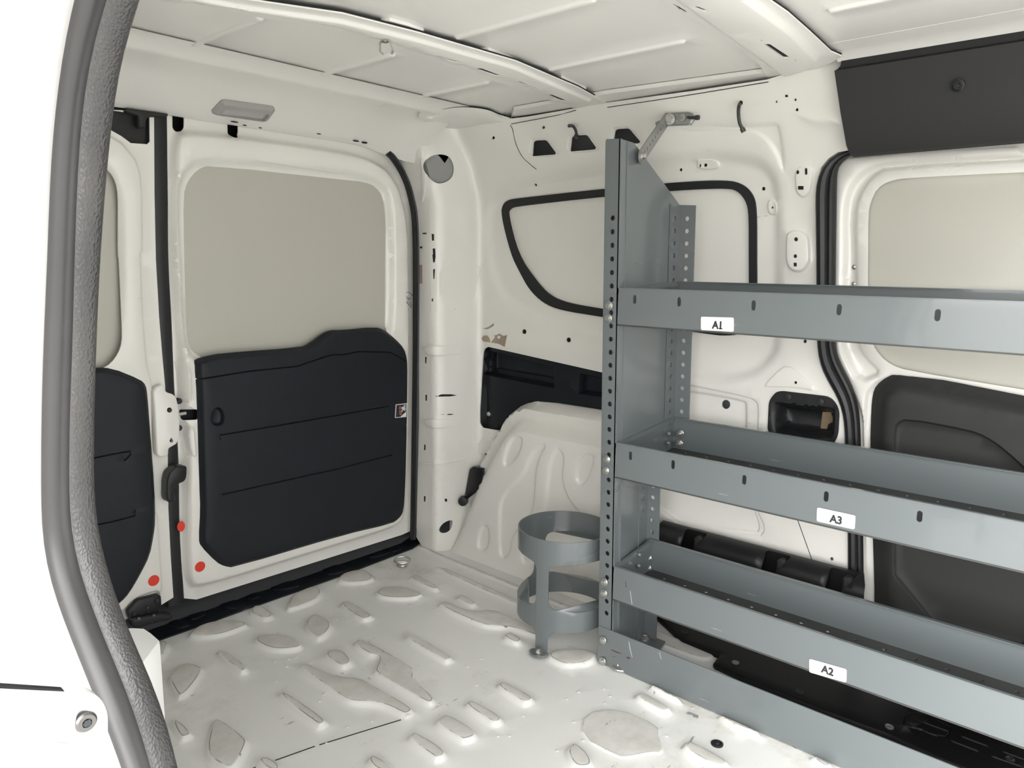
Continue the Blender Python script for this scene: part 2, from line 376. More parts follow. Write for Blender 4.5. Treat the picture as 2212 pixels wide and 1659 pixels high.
for x, y in [(1250, 1495), (1225, 1510), (1240, 1560), (1440, 1590), (1260, 1600), (1100, 1590), (1520, 1660), (700, 1500), (690, 1515), (620, 1440), (640, 1420), (1030, 1480), (1010, 1440)]:
    pads.append((circ(FL.one((x, y)), .006, 7), .0018, .0055))
plugpos = PZ((1549, 1608), 0)
floor = st(relief('floor', FL, [(.24, -.3), (1.9, -.3), (1.9, 1.96), (.24, 1.96)], FLOOR, feats=pads, res=.035, thick=.02, wear=True))
for p in ([(540, 1662), (610, 1637), (680, 1612)], [(690, 1609), (745, 1592), (800, 1575), (866, 1555)]):
    MB().tube(bez([PZ(q, .0006) for q in p], 12), .0011, (0, 0, 1), 5).build('seam', DARK, floor)
# ---- far side wall
XW = 1.85; FW = FX(XW)
def wb(y, z):
    y, z = np.asarray(y, float), np.asarray(z, float)
    r = .15 * ss((y - 1.775) / .095) + .085 * ss((z - 1.16) / .32) + .012 * ss((.8 - z) / .05) * (1 - ss((y - 1.72) / .06))
    return r + .04 * ss((y - 1.5) / .2) * ss((z - 1.33) / .12)
def wpx(pts): return FW.px(pts, wb)
sealF_L = c3([(1085, 958), (1000, 975), (945, 1010), (895, 1070), (875, 1150), (875, 1659)]) + c6([(875, 560), (880, 640), (905, 720), (985, 850), (1030, 950), (1047, 1060), (1050, 1220)]) + c9([(1066, 150), (1068, 600)]) + [(1832, 1420)]
sealF_R = c3([(1085, 978), (1025, 1010), (985, 1060), (968, 1120), (967, 1659)]) + c6([(965, 560), (970, 640), (990, 700), (1063, 830), (1113, 930), (1133, 1060), (1138, 1220)]) + c9([(1155, 150), (1160, 600)]) + [(1864, 1420)]
rearedge = [(846, 338), (865, 355), (880, 385), (893, 425), (901, 480), (905, 540), (906, 900), (900, 1160)]
top = [(1822, 122), (1800, 128), (1657, 172), (1500, 196), (1310, 222), (1104, 256), (1060, 240), (1000, 232), (930, 246), (900, 290)]
out = wpx(rearedge) + [(1.9, -.03), (.5, -.03)]
sl = [tuple(np.array(p)) for p in wpx(sealF_L[::-1])]
outl = np.array(out + sl + [(sl[-1][0] - .1, sl[-1][1]), (wpx([top[0]])[0][0] - .12, wpx([top[0]])[0][1])] + wpx(top))
holes = []
def hole(pts, it=0, r=0):
    p = np.array(wpx(pts)); holes.append(chaikin(p, it) if it else (fillet(p, r) if r else p))
for p in [[(1208, 1000), (1215, 905), (1235, 897), (1300, 895), (1362, 978), (1355, 988)], [(1450, 970), (1460, 875), (1480, 865), (1560, 862), (1620, 944), (1612, 956)], [(1726, 915), (1740, 830), (1762, 823), (1830, 820), (1902, 906), (1890, 917)]]:
    hole(c2(p), r=.008)
hole(c2([(515, 1070), (535, 1022), (575, 995), (625, 986), (680, 997), (712, 1040), (717, 1090), (700, 1140), (660, 1170), (610, 1178), (560, 1145), (525, 1100)]), 2)
def rh(c, pts):
    for x, y, r in pts:
        q = c([(x, y)])[0]; hole([tuple(a) for a in circ(q, r * .3376, 12, r * .36)])
rh(c2, [(1286, 815, 10), (965, 882, 10), (1216, 1180, 8), (2144, 1082, 10)])
rh(c3, [(609, 651, 7), (730, 638, 8), (740, 702, 10), (507, 1204, 12), (568, 1326, 7), (748, 1103, 12), (139, 1053, 11), (741, 1532, 13), (736, 1640, 11), (380, 658, 14), (55, 790, 9)])
rh(c6, [(736, 10, 12), (791, 555, 11), (734, 818, 9), (270, 963, 28)]); rh(c5, [(1163, 493, 15), (1447, 546, 15), (662, 1571, 12)]); rh(c9, [(962, 321, 11)]); rh(c2, [(1450, 805, 12)])
for c, p in [(c3, (662, 606, 682, 622)), (c3, (749, 1191, 787, 1215)), (c3, (98, 1046, 110, 1066)), (c6, (724, 52, 746, 76)), (c5, (914, 1268, 926, 1283))]:
    hole(c(rect(*p).tolist()))
hole(c3(slot((802, 1085), (802, 1112), 9).tolist()))
pock = c5([(898, 660), (903, 606), (930, 588), (1652, 752), (1900, 812), (1900, 1115), (1060, 1135), (895, 1108), (878, 1080), (880, 1000)])
hole(pock, r=.012)
hole(c8([(612, 140), (635, 95), (690, 70), (712, 76), (695, 140), (640, 160)]), 2)
hole(c5([(808, 1385), (828, 1357), (900, 1368), (960, 1390), (900, 1640), (770, 1600)]), r=.01)
binp = c6([(566, 1120), (575, 935), (620, 885), (655, 880), (950, 915), (1000, 990), (992, 1150), (955, 1215), (600, 1150)])
hole(binp, r=.02)
win_o = [(1084, 462), (1089, 441), (1101, 432), (1118, 429), (1307, 408)] + c3([(0, 1165), (300, 1152), (400, 1178), (462, 1240), (487, 1330), (487, 1659)]) + [(1637, 640), (1630, 695), (1612, 718), (1585, 725), (1540, 724)] + c5([(1662, 397), (1400, 356), (1290, 310), (1200, 222), (1140, 112), (1085, 0)])
win_i = [(1099, 462), (1104, 451), (1118, 446), (1305, 425)] + c3([(0, 1217), (300, 1205), (370, 1225), (420, 1290), (437, 1365), (437, 1659)]) + [(1620, 640), (1614, 690), (1600, 702), (1580, 708), (1540, 706)] + c5([(1662, 345), (1450, 310), (1330, 260), (1240, 160), (1130, 0)])
rec = [(1130, 380), (1085, 395), (1055, 425), (1040, 470), (1047, 550), (1064, 624), (1098, 668), (1180, 712), (1300, 752), (1472, 822), (1560, 838), (1640, 820), (1682, 780), (1695, 720), (1695, 420), (1675, 355), (1620, 320), (1472, 322), (1300, 348)]
wo = np.array(FW.px(win_o, lambda y, z: wb(y, z) - .018)); wi = np.array(FW.px(win_i, lambda y, z: wb(y, z) - .018))
holes.append(chaikin(wi, 1))
feats = [(chaikin(wpx(rec), 2), -.018, .035)]
def wf(pts, d, b, it=2): feats.append((chaikin(wpx(pts), it), d, b))
wf(c3([(665, 1560), (668, 1500), (695, 1475), (740, 1462), (800, 1482), (830, 1530), (832, 1659)]) + c6([(832, 50), (795, 108), (740, 122), (690, 100), (664, 45)]), .008, .008)
wf(c3([(722, 1060), (725, 1215), (750, 1258), (785, 1272), (830, 1245), (850, 1130), (850, 1060)]), .005, .006)
wf(c3([(80, 1025), (90, 1012), (225, 1012), (235, 1085), (75, 1085)]), .004, .004)
wf(c3([(530, 1260), (610, 1280), (608, 1380), (530, 1375)]), .004, .005)
wf(c6([(-100, 800), (55, 830), (430, 905), (488, 938), (498, 990), (490, 1180), (-100, 1090)]), -.006, .006, 1)
wf(c6([(-90, 850), (80, 870), (400, 925), (420, 960), (415, 1180), (-90, 1060)]), -.008, .01, 1)
wf(c6([(510, 850), (640, 715), (690, 708), (730, 725), (890, 880), (700, 850), (600, 850)]), .003, .004, 1)
wf(c9([(-180, -300), (400, -260), (490, 15), (545, 130), (500, 195), (-180, 80)]), -.004, .005, 1)
wf(c9([(-170, -280), (380, -240), (470, 20), (505, 120), (480, 165), (-170, 50)]), -.003, .004, 1)
for p, d, b in [([(525, 572), (780, 572), (787, 600), (780, 648), (525, 640)], .005, .006), ([(525, 1035), (755, 1040), (765, 1070), (750, 1108), (525, 1095)], .005, .006), ([(490, 1318), (780, 1305), (780, 1322), (490, 1340)], .003, .003), ([(865, 1180), (930, 1165), (1010, 1215), (1000, 1310), (870, 1300)], .004, .005)]: wf(c5(p), d, b, 1)
wf(c2([(1185, 1010), (1200, 895), (1225, 882), (1305, 880), (1390, 990), (1370, 1005)]), -.004, .004, 1); wf(c2([(1430, 985), (1440, 870), (1470, 850), (1570, 848), (1645, 950), (1630, 972)]), -.004, .004, 1); wf(c2([(1708, 930), (1722, 820), (1755, 808), (1840, 806), (1925, 912), (1900, 934)]), -.004, .004, 1)
wf(c3([(690, 720), (800, 700), (1000, 700), (1060, 830), (870, 838), (800, 820)]), .008, .025)
wf(c3([(-50, 770), (400, 792), (600, 770), (640, 800), (668, 1000), (660, 1160), (560, 900), (400, 830), (0, 860)]), -.006, .012)
wf(c5([(620, 40), (890, 55), (870, 160), (840, 320), (620, 320)]), -.0025, .003, 1)
wf(c2([(500, 1090 - 160), (530, 1090 - 165), (545, 1110), (525, 1290), (500, 1300)]), .003, .004, 1)
wall = st(relief('wall_right', FW, outl, WHITE, holes=holes, feats=feats, base=wb, res=.03, thick=.004, extra=[(y, z) for y in np.arange(1.775, 1.875, .0093) for z in np.arange(-.02, 1.45, .021)]))
# seam lines and scuffs on the wall (thin sealant beads / marks on the metal)
def ontow(pts): return [FW.p3([uv], wb(uv[0], uv[1]))[0] for uv in wpx(pts)]
def bead(name, p3, r, mat, parent): return MB().tube(bez(p3, 30), r, (-1, .3, .2), 6).build(name, mat, parent)
bead('seam', ontow(c2([(1075, 800), (1090, 830), (1110, 920), (1150, 1000), (1200, 1050), (1243, 1085)])), .0011, DARK, wall)
bead('seam', ontow(c2([(585, 782), (555, 800), (480, 890), (430, 945), (395, 970), (290, 992)])), .0016, DARK, wall)
bead('seam', ontow(c9([(745, 75), (790, 200), (840, 340)])), .001, DARK, wall)
bead('seam', ontow([(1105, 268), (1200, 250), (1245, 238)]), .0011, DARK, wall)
bead('seam', ontow([(1312, 232), (1480, 207), (1660, 177)]), .0011, DARK, wall)
def mark(name, pts, mat, it=0):
    p = np.array(wpx(pts)); p = chaikin(p, it) if it else p
    return relief(name, FW, p, mat, wall, base=lambda u, v: wb(u, v) + .0012, res=None, thick=.0011)
for p in [[(592, 905), (640, 893), (700, 893), (735, 900), (690, 907), (630, 908)], [(625, 1022), (700, 1018), (720, 1021), (690, 1026)]]: mark('scuff', c5(p), DARK)
for p in [[(578, 0), (596, 0), (594, 48), (584, 50)], [(584, 95), (592, 92), (590, 155), (583, 155)], [(574, 280), (581, 282), (580, 300), (575, 300)], [(532, 655), (540, 655), (538, 695), (532, 695)], [(534, 897), (542, 897), (541, 935), (535, 935)], [(526, 1215), (533, 1215), (532, 1250), (526, 1250)], [(525, 1545), (533, 1545), (531, 1580), (525, 1580)]]: mark('scuff', c5(p), DARK)
for p in [[(574, 1495), (586, 1500), (588, 1540), (576, 1540)], [(580, 1590), (597, 1590), (596, 1650), (582, 1655)], [(498, 1577), (513, 1577), (511, 1590), (500, 1590)], [(515, 1490), (540, 1490), (537, 1499), (515, 1498)]]: mark('scuff', c2(p), DARK)
mark('peeled_paint', c5([(890, 535), (905, 518), (985, 515), (1005, 505), (1030, 520), (1055, 515), (1038, 590), (1000, 570), (935, 560), (900, 555)]), TAN)
mark('peeled_paint', c5([(900, 475), (940, 460), (970, 438), (968, 455), (930, 478)]), TAN)
mark('peeled_paint', c5([(493, 66), (513, 66), (513, 185), (490, 185)]), TAN)
# cavity behind the side wall, outer skin
cav = MB(); cav.box((1.93, .5, -.05), (1.945, 2.1, 1.5)); st(cav.build('wall_right_outer_skin', mat_plain('primed_inner_steel', (.30, .31, .32), .6)))
ih = np.array(wpx(c2([(480, 960), (560, 960), (628, 1042), (668, 985), (760, 960), (760, 1220), (480, 1220)])))
relief('inner_plate', FW, ih, mat_plain('grey_inner_steel', (.3, .3, .29), .6), wall, base=lambda u, v: wb(u, v) - .018, res=.03, thick=.003)
rl = FC(1.4445); relief('roof_rail', rl, rl.px([(1104, 254), (1310, 221), (1657, 171), (1800, 129), (1812, 118), (1660, 156), (1310, 203), (1110, 238)]), WROOF, wall, thick=.01)
gu = [(903, 238), (914, 243), (926, 242), (960, 234), (1000, 230), (1050, 235), (1080, 247), (1107, 255)]
gm = [(905, 246), (918, 253), (935, 257), (965, 257), (1000, 256), (1050, 259), (1085, 263), (1106, 262)]; gl = [(905, 256), (922, 266), (944, 275), (975, 286), (1008, 292), (1048, 292), (1088, 282), (1104, 270)]
C_ = [bez([PZ(p, z) for p in g], 35) for g, z in ((gu, 1.452), ([(a[0] * .5 + c[0] * .5, a[1] * .55 + c[1] * .45) for a, c in zip(gu, gm)], 1.441), (gm, 1.431), ([(a[0] * .5 + c[0] * .5, a[1] * .5 + c[1] * .5) for a, c in zip(gm, gl)], 1.4275), (gl, 1.426))]
gmb = MB().loft([list(c) for c in C_], False, False); gmb.loft([[q + np.array([.004, .004, .004]) for q in c][::-1] for c in C_], False, False)
gus = gmb.build('corner_gusset', WROOF, wall, ang=70); gf = FC(1.4275)
MB().tube(C_[0], .0022, (0, 0, 1), 6).build('seam', DARK, gus)
for p in [[(765, 838), (775, 836), (783, 842), (772, 844)], [(873, 838), (905, 832), (927, 838), (905, 843)], [(945, 826), (985, 820), (994, 824), (985, 830)]]: relief('slot_hole', gf, gf.px(c2(p)), DARK, gus, base=.0015, thick=.001)
# blank window panel
win = empty('window_1', FW.p3([wo.mean(0)], 0)[0], None, None); st(win)
relief('blank_panel', FW, chaikin(wo, 1), WHITE, win, base=lambda u, v: wb(u, v) - .026, res=.06, thick=.003)
relief('gasket', FW, chaikin(wo, 2), RUBBER, win, holes=[chaikin(wi, 2)], base=lambda u, v: wb(u, v) - .012, res=None, thick=.0055)
# ---- wheel arch
arch_px = [(957, 1185), (985, 1118), (1010, 1052), (1040, 985), (1066, 935), (1090, 895), (1115, 876), (1150, 869), (1300, 893), (1330, 898)]
A = np.array(FW.px(arch_px, .045)); ymin = 1.03
A = np.vstack([A, [(ymin, A[-1][1] - .01), (ymin, -.012), (A[0][0] + .02, -.012)]])
Ab = A.copy(); Ab[-2:, 1] = -.25; Ab[-3:-1, 0] = .8; Ab[-1, 0] += .04
def ab(u, v):
    d = sdf(np.stack([u, v], 1), chaikin(Ab, 2)); return .006 + .046 * ss(d / .016) + .053 * ss((d - .045) / .045) + .012 * ss((.08 - v) / .1)
def arel(pts): return FW.px(pts, .1)
af = []
for p in [[(1022, 1330), (1060, 1190), (1110, 1147), (1163, 1165), (1152, 1250), (1112, 1322), (1050, 1368)],
          [(1000, 1890), (998, 1659), (1015, 1540), (1160, 1400), (1200, 1260), (1290, 1192), (1315, 1225), (1272, 1290), (1243, 1400), (1235, 1640), (1152, 1740), (1088, 1820), (1088, 1890), (1055, 1950), (1022, 1942)],
          [(1140, 1960), (1145, 1830), (1290, 1680), (1310, 1400), (1345, 1260), (1390, 1222), (1434, 1300), (1408, 1440), (1475, 1600), (1600, 1690), (1600, 2010), (1200, 2010)],
          [(1487, 1430), (1500, 1330), (1540, 1267), (1602, 1262), (1624, 1310), (1592, 1422), (1550, 1484), (1508, 1472)],
          [(862, 1846), (878, 1756), (915, 1716), (948, 1756), (948, 1856), (922, 1904), (878, 1892)]]: af.append((chaikin(arel(c5(p)), 2), -.008, .011))
wa = relief('wheel_arch', FW, [tuple(A[0])] + chaikin(A[:-3], 1).tolist()[:-2] + A[-4:].tolist(), WHITE, wall, feats=af, base=ab, res=.016, thick=.01)
tag(wa, 'white pressed steel wheel arch box with sunk ribs')
# ---- ceiling
ZR = 1.456; FR = FC(ZR)
rf = []
for x, segs in ((.80, ((.1, .52), (.8, 1.14), (1.36, 1.62))), (1.12, ((-.1, .52), (.82, 1.15), (1.36, 1.62))), (1.432, ((-.1, .52), (.82, 1.16), (1.37, 1.6))), (.5, ((.1, .52), (.8, 1.14), (1.36, 1.62)))):
    for a, b in segs: rf.append((slot((x, a), (x, b), .011), .006, .006))
ceil = st(relief('ceiling', FR, [(.2, -.3), (1.86, -.3), (1.86, 1.78), (.2, 1.78)], WROOF, feats=rf, res=.08, thick=.02))
# roof bows
def bow(name, up, lo, slots, ends, zb, rims):
    fr = FC(zb); o = np.array(fr.px(up) + fr.px(ends) + fr.px(lo[::-1]))
    hs = []
    for s in slots:
        hs.append(fillet(np.array(fr.px(s)), .004, 3))
    fe = [(np.array(fr.px(r)), d, b) for r, d, b in rims]
    bw = st(relief(name, fr, o, WROOF, holes=hs, feats=fe, res=.05, thick=.003, base=lambda u, v: 0 * u))
    relief('slot_shade', fr, o, DARK, bw, feats=fe, res=.05, thick=.003, base=-.0034); return bw  # dark sheet added to give the slots the shade of a hollow bow
b1u = [(120, -75), (300, -45), (520, -2), (740, 30), (905, 72), (1115, 133), (1250, 190), (1304, 220)]
b1l = [(60, -45), (290, -3), (500, 26), (740, 72), (830, 98), (1000, 153), (1140, 199), (1246, 236)]
def thin(c, x0, y0, x1, y1, h=15): return c([(x0, y0), (x0 + 30, y0), (x1, y1 - 3), (x1 - 6, y1), (x1 - 40, y1 - 3), (x0 + 12, y0 + h)])
bow1 = bow('trim_1', b1u, b1l, [thin(c2, 580, 330, 762, 379), thin(c2, 858, 413, 1022, 467), thin(c2, 1105, 500, 1257, 553), thin(c2, 1310, 585, 1440, 629), thin(c2, 235, 241, 354, 268), thin(c1, 1500, 41, 1777, 97), thin(c1, 1925, 127, 2172, 179), thin(c1, 1130, -30, 1327, 11)],
           [(1312, 224)], 1.442, [([(60, -52), (290, -14), (500, 10), (740, 56), (830, 82), (1000, 136), (1140, 182), (1225, 222), (1280, 214), (1115, 141), (905, 81), (740, 40), (520, 8), (300, -38)], .008, .008)])
b2u = [(1560, -70), (1655, -4), (1702, 28), (1750, 70), (1795, 112), (1818, 122)]
b2l = [(1330, -60), (1420, -4), (1499, 40), (1600, 106), (1640, 140), (1660, 170)]
bow2 = bow('trim_2', b2u, b2l, [c3([(528, 240), (568, 240), (702, 331), (658, 335)]), c3([(60, -5), (105, -8), (182, 24), (150, 28)]), c3([(-60, 20), (-20, 40), (50, 84), (10, 88)])] + [c3(circ(q, 15, 10, 6).tolist()) for q in ((507, 218), (727, 350))],
           [(1795, 136), (1745, 158), (1690, 172)], 1.442, [([(1370, -60), (1470, 0), (1640, 122), (1690, 160), (1745, 145), (1775, 120), (1720, 62), (1640, 0), (1560, -62)], .012, .012)])
for p in [[(245, 140), (300, 133), (420, 165), (520, 205), (515, 218), (460, 213), (340, 178)], [(885, 325), (935, 322), (1060, 370), (1112, 395), (1105, 405), (1040, 390)], [(1370, 505), (1400, 498), (1500, 545), (1558, 572), (1550, 582), (1480, 560)]]:
    q = [PZ(a, 1.4495) for a in c2(p)]; MB().prism(q, (0, 0, .0062)).build('adhesive_pad', WROOF, bow1)
# rear header
hs = [(1.60, 1.452), (1.69, 1.450), (1.695, 1.444), (1.72, 1.441), (1.79, 1.434), (1.825, 1.421), (1.925, 1.372), (1.945, 1.362), (1.955, 1.362), (2.0, 1.40)]
xs = np.linspace(.2, 1.66, 40); R = []
for x in xs:
    dn = .05 * ss((x - 1.46) / .2); R.append([(x, y - .05 * ss((x - 1.5) / .16) * (i > 3), z - dn * (i > 4) * (i - 4) / 5) for i, (y, z) in enumerate(hs)])
hm = MB().loft(R, False, False); hm.loft([[(a, b, c + .012) for a, b, c in r][::-1] for r in R], False, False)
header = st(hm.build('trim_3', WROOF, ang=50))
HN = np.array([0, -.47, -.88])
# rear outer body behind the doors, outer roof, near inner wall, front bulkhead
bk = mat_plain('body_inner_shade', (.5, .5, .49), .6)
st(MB().box((.2, 2.03, -.1), (1.95, 2.05, 1.52)).build('wall_back', DARK))
st(MB().box((.19, -.3, ZR + .02), (1.95, 2.05, ZR + .04)).build('ceiling_outer_skin', bk))
# corner filler between the header and the side wall
# ---- rear doors
YD = 1.965; FD = FY(YD)
def dpx(pts, w=.03): return FD.px(pts, w)
paneR = c1([(1175, 1250), (1200, 1162), (1262, 1086), (1340, 1056)]) + [(740, 388)] + c2([(140, 1163), (220, 1198), (262, 1262), (279, 1400)]) + c5([(278, 0), (275, 430)]) + [(832, 730)] + [(445, 790)] + c4([(1290, 657), (1228, 618), (1200, 560), (1190, 400), (1180, 0)])
trimR = c4([(1250, 700), (1258, 672), (1340, 650), (1430, 633), (1930, 596), (1990, 572), (2080, 502), (2130, 484)]) + c5([(0, 485), (215, 465), (270, 480), (350, 545), (400, 600), (418, 660), (421, 760), (412, 1300), (405, 1500)]) + c8([(396, 10), (370, 62), (325, 97), (0, 173)]) + c7([(1500, 380), (1440, 371), (1390, 345), (1290, 242), (1277, 200), (1288, 0)]) + c4([(1282, 1500), (1265, 900)])
frR = [(378, 425), (384, 385), (402, 352), (440, 332), (600, 345), (790, 368), (840, 395), (853, 430), (858, 500), (858, 690), (850, 745), (440, 800), (405, 775), (390, 720), (383, 560)]
bodyR = [(371, 300), (373, 405), (367, 550), (382, 685), (392, 830), (400, 1000), (398, 1100), (400, 1235), (408, 1268), (430, 1283)] + [(700, 1196), (860, 1147), (880, 1125), (888, 1060), (893, 900), (893, 560), (888, 470), (872, 405), (845, 360), (800, 335), (740, 318), (400, 268)]
doorR = [(344, 257), (351, 550), (358, 800), (365, 870), (372, 1000), (376, 1100), (383, 1292), (426, 1296), (870, 1156), (905, 1140), (912, 900), (912, 500), (880, 380), (850, 320), (740, 285), (344, 235)]
df = [(chaikin(dpx(bodyR), 2), .03, .022), (chaikin(dpx(frR), 2), -.026, .026)]
dh = [chaikin(dpx(paneR, .006), 1)]
df.append((fillet(np.array(dpx(c1([(1630, 1030), (1640, 1022), (2175, 1098), (2175, 1115)]), .02)), .01), .002, .003))
dh.append(fillet(np.array(dpx(c4([(1165, 995), (1252, 985), (1255, 1052), (1175, 1063)]), .02)), .006))
dh.append(fillet(np.array(dpx(c1([(1124, 700), (1200, 700), (1200, 810), (1185, 835), (1145, 838), (1126, 815)]), .02)), .008)); dh.append(fillet(np.array(dpx(c1([(1478, 760), (1547, 760), (1547, 850), (1530, 880), (1500, 882), (1480, 855)]), .02)), .008))
for p, d, b in [([(1110, 700), (1150, 690), (1165, 930), (1160, 960), (1235, 945), (1225, 700), (1175, 660)], .004, .006), ([(1190, 1100), (1245, 1090), (1262, 1260), (1260, 1300), (1215, 1290)], .004, .006)]:
    df.append((chaikin(dpx(c4(p)), 1), d, b))
door2 = st(relief('door_2', FD, dpx(doorR, .004), WDOOR, holes=dh, feats=df, res=.03, thick=.004))
relief('blank_panel', FD, fillet(np.array(dpx(paneR, .002)) + 0, .0) if False else chaikin(dpx([(a + (6 if a > 600 else -6), b + (6 if b > 600 else -6)) for a, b in paneR], .002), 1), BOARD, door2, base=0.001, thick=.003)
tr = chaikin(dpx(trimR, .036), 1)
tg = [(tr, .016, .014)]
def groove(pts): tg.append((strip(dpx(pts, .045), .0022), -.004, .002))
groove(c4([(1410, 1185), (1405, 1155), (1800, 1090), (2192, 1022)]) + c5([(0, 1022), (300, 968)])); groove(c4([(1420, 1535), (1800, 1450), (2192, 1365)]) + c5([(0, 1362), (320, 1280)])); groove(c4([(1260, 800), (1600, 745), (1900, 715), (2120, 640), (2192, 640)]) + c5([(100, 620), (300, 625), (410, 680)]))
tg.append((chaikin(dpx(c4([(1345, 1040), (1365, 980), (1410, 975), (1437, 1020), (1430, 1090), (1385, 1100), (1355, 1085)]), .045), 2), -.012, .006))
tp = relief('trim_panel', FD, tr, NAVY, door2, feats=tg, base=.0305, res=.04, thick=.008)
tag(tp, 'dark navy moulded lower panel')
# striker, hook latch
q0 = FD.p3([dpx(c4([(1150, 1030)]), .03)[0]], .012)[0]; q1 = FD.p3([dpx(c4([(1208, 1020)]), .03)[0]], .012)[0]
MB().cyl(q0, q1, .005, 12).build('striker', ZINC, door2)
relief('striker_pocket', FD, np.array(dpx(c4([(1155, 985), (1262, 975), (1265, 1062), (1165, 1072)]), .0)), DARK, door2, base=-.004, thick=.003)
def plate(name, fr, pts, w, th, mat, parent, r=.005, holes=(), bev=.003):
    p = fillet(np.array(fr.px(pts, w)), r) if r else np.array(fr.px(pts, w))
    return relief(name, fr, p, mat, parent, holes=[np.array(fr.px(h, w)) for h in holes], feats=[(p, min(bev, th), bev)], base=w - min(bev, th), thick=th, order=2)
plate('door_hook', FD, c4([(1120, 1365), (1130, 1353), (1198, 1355), (1196, 1420), (1185, 1450), (1140, 1470), (1105, 1510), (1118, 1535), (1125, 1560), (1120, 1580), (1080, 1590), (1068, 1560), (1070, 1450), (1085, 1395)]), .05, .03, BLACK, door2, .006)
# left door
paneL = c1([(560, 1030), (640, 1055), (670, 1080), (710, 1130), (735, 1200), (745, 1300), (748, 1659)]) + c4([(752, 0), (765, 450), (760, 560), (735, 630), (690, 690), (630, 728)]) + [(190, 800), (60, 800), (40, 380), (120, 345)]
frL = c1([(500, 940), (620, 970), (700, 1010), (770, 1110), (800, 1220), (815, 1330)]) + c4([(825, 0), (825, 350), (815, 520), (770, 660), (700, 725)]) + [(190, 815), (40, 815), (20, 360), (100, 320)]
trimL = c4([(715, 725), (900, 800), (935, 835), (945, 900), (960, 1100), (990, 1500)]) + c7([(995, 80), (985, 170), (960, 300), (900, 420), (830, 540), (775, 600), (730, 628)]) + [(190, 1330), (30, 1360), (30, 800), (201, 795)]
bodyL = c1([(500, 800), (690, 838), (800, 900), (890, 1010), (925, 1110), (935, 1230), (938, 1659)]) + c4([(925, 0), (940, 400), (965, 700), (1000, 860), (1000, 1280), (1020, 1640)]) + c7([(1035, 60), (1040, 150), (1050, 300), (1062, 500), (1050, 560), (900, 620), (740, 700)]) + [(190, 1360), (10, 1400), (0, 280)]
doorL = [(332, 240), (333, 420), (336, 560), (343, 685), (350, 770), (356, 835), (360, 920), (362, 1000), (363, 1100), (368, 1200), (374, 1290), (345, 1308), (250, 1350), (100, 1400), (-60, 1430), (-80, 230)]
lf = [(np.array(dpx(bodyL)), .012, .012), (chaikin(dpx(frL), 2), -.026, .03)]
lf.append((chaikin(dpx(c7([(770, 720), (790, 660), (850, 580), (1000, 520), (1040, 530), (1055, 600), (1000, 700), (900, 780)])), 1), -.008, .008))
door1 = st(relief('door_1', FD, dpx(doorL, .01), WDOOR, holes=[chaikin(dpx(paneL, .002), 1), chaikin(dpx(c1([(620, 690), (960, 740), (962, 905), (945, 922), (840, 915), (780, 870), (700, 825), (600, 800)]), .015), 0)], feats=lf, base=.012, res=.035, thick=.004))
relief('blank_panel', FD, dpx([(a + (6 if a > 150 else -6), b + (6 if b > 600 else -6)) for a, b in paneL], -.004), BOARD, door1, base=-.004, thick=.003)
tl = chaikin(dpx(trimL, .026), 1); lg = [(tl, .014, .012)]
for p in [c4([(590, 1302), (720, 1275), (835, 1255), (830, 1280), (790, 1320)]), c7([(590, 105), (720, 80), (860, 42), (860, 0)])]: lg.append((strip(dpx(p, .035), .002), -.004, .002))
tag(relief('trim_panel', FD, tl, NAVY, door1, feats=lg, base=.0245, res=.05, thick=.008), 'dark lower panel')
relief('lock_housing', FD, np.array(dpx(c1([(600, 670), (975, 720), (975, 925), (945, 930), (830, 925), (600, 830)]), -.003)), BLACK2, door1, base=-.006, thick=.003)
plate('lock_housing', FD, c1([(805, 690), (960, 712), (1080, 728), (1075, 745), (960, 745), (940, 760), (930, 820), (890, 815), (885, 735), (810, 715)]), .03, .02, BLACK2, door1, .004)
lp = c4([(980, 880), (1000, 850), (1050, 832), (1057, 872), (1075, 885), (1105, 892), (1130, 915), (1140, 960), (1152, 1050), (1150, 1170), (1132, 1212), (1080, 1240), (1078, 1288), (1020, 1297), (1005, 1275), (990, 1000)])
plate('latch_cover', FD, lp, .036, .014, WDOOR, door1, .006, holes=[c4(circ((1085, 995), 17, 14).tolist()), c4([(1090, 1180), (1097, 1168), (1104, 1180), (1110, 1195), (1097, 1208), (1084, 1195)])])
m = MB(); q = FD.p3([dpx(c4([(1085, 995)]), .03)[0]], .024)[0]; m.lathe(q, (0, -1, 0), [(.008, 0), (.008, .006), (.005, .009)], 16); m.build('plug', BLACK, door1)
plate('latch_backing', FD, c4([(1070, 990), (1110, 980), (1120, 1210), (1080, 1215)]), .0245, .004, DARK, door1, 0)
for y in (938, 1110):
    q = FD.p3([dpx(c4([(1148, y)]), .03)[0]], .03)[0]; MB().lathe(q, (0, -1, 0), [(.008, -.012), (.008, 0), (.006, .003)], 14).build('rubber_stop', BLACK, door1)
MB().sweep(bez([FD.p3([dpx([p], .0)[0]], -.002)[0] for p in [(339, 236), (342, 420), (344, 560), (350, 690), (357, 850), (366, 1000), (369, 1150), (379, 1305)]], 40), circ((0, 0), .026, 10, .012), (0, -1, 0)).build('seal_strip', RUBBER, door1)
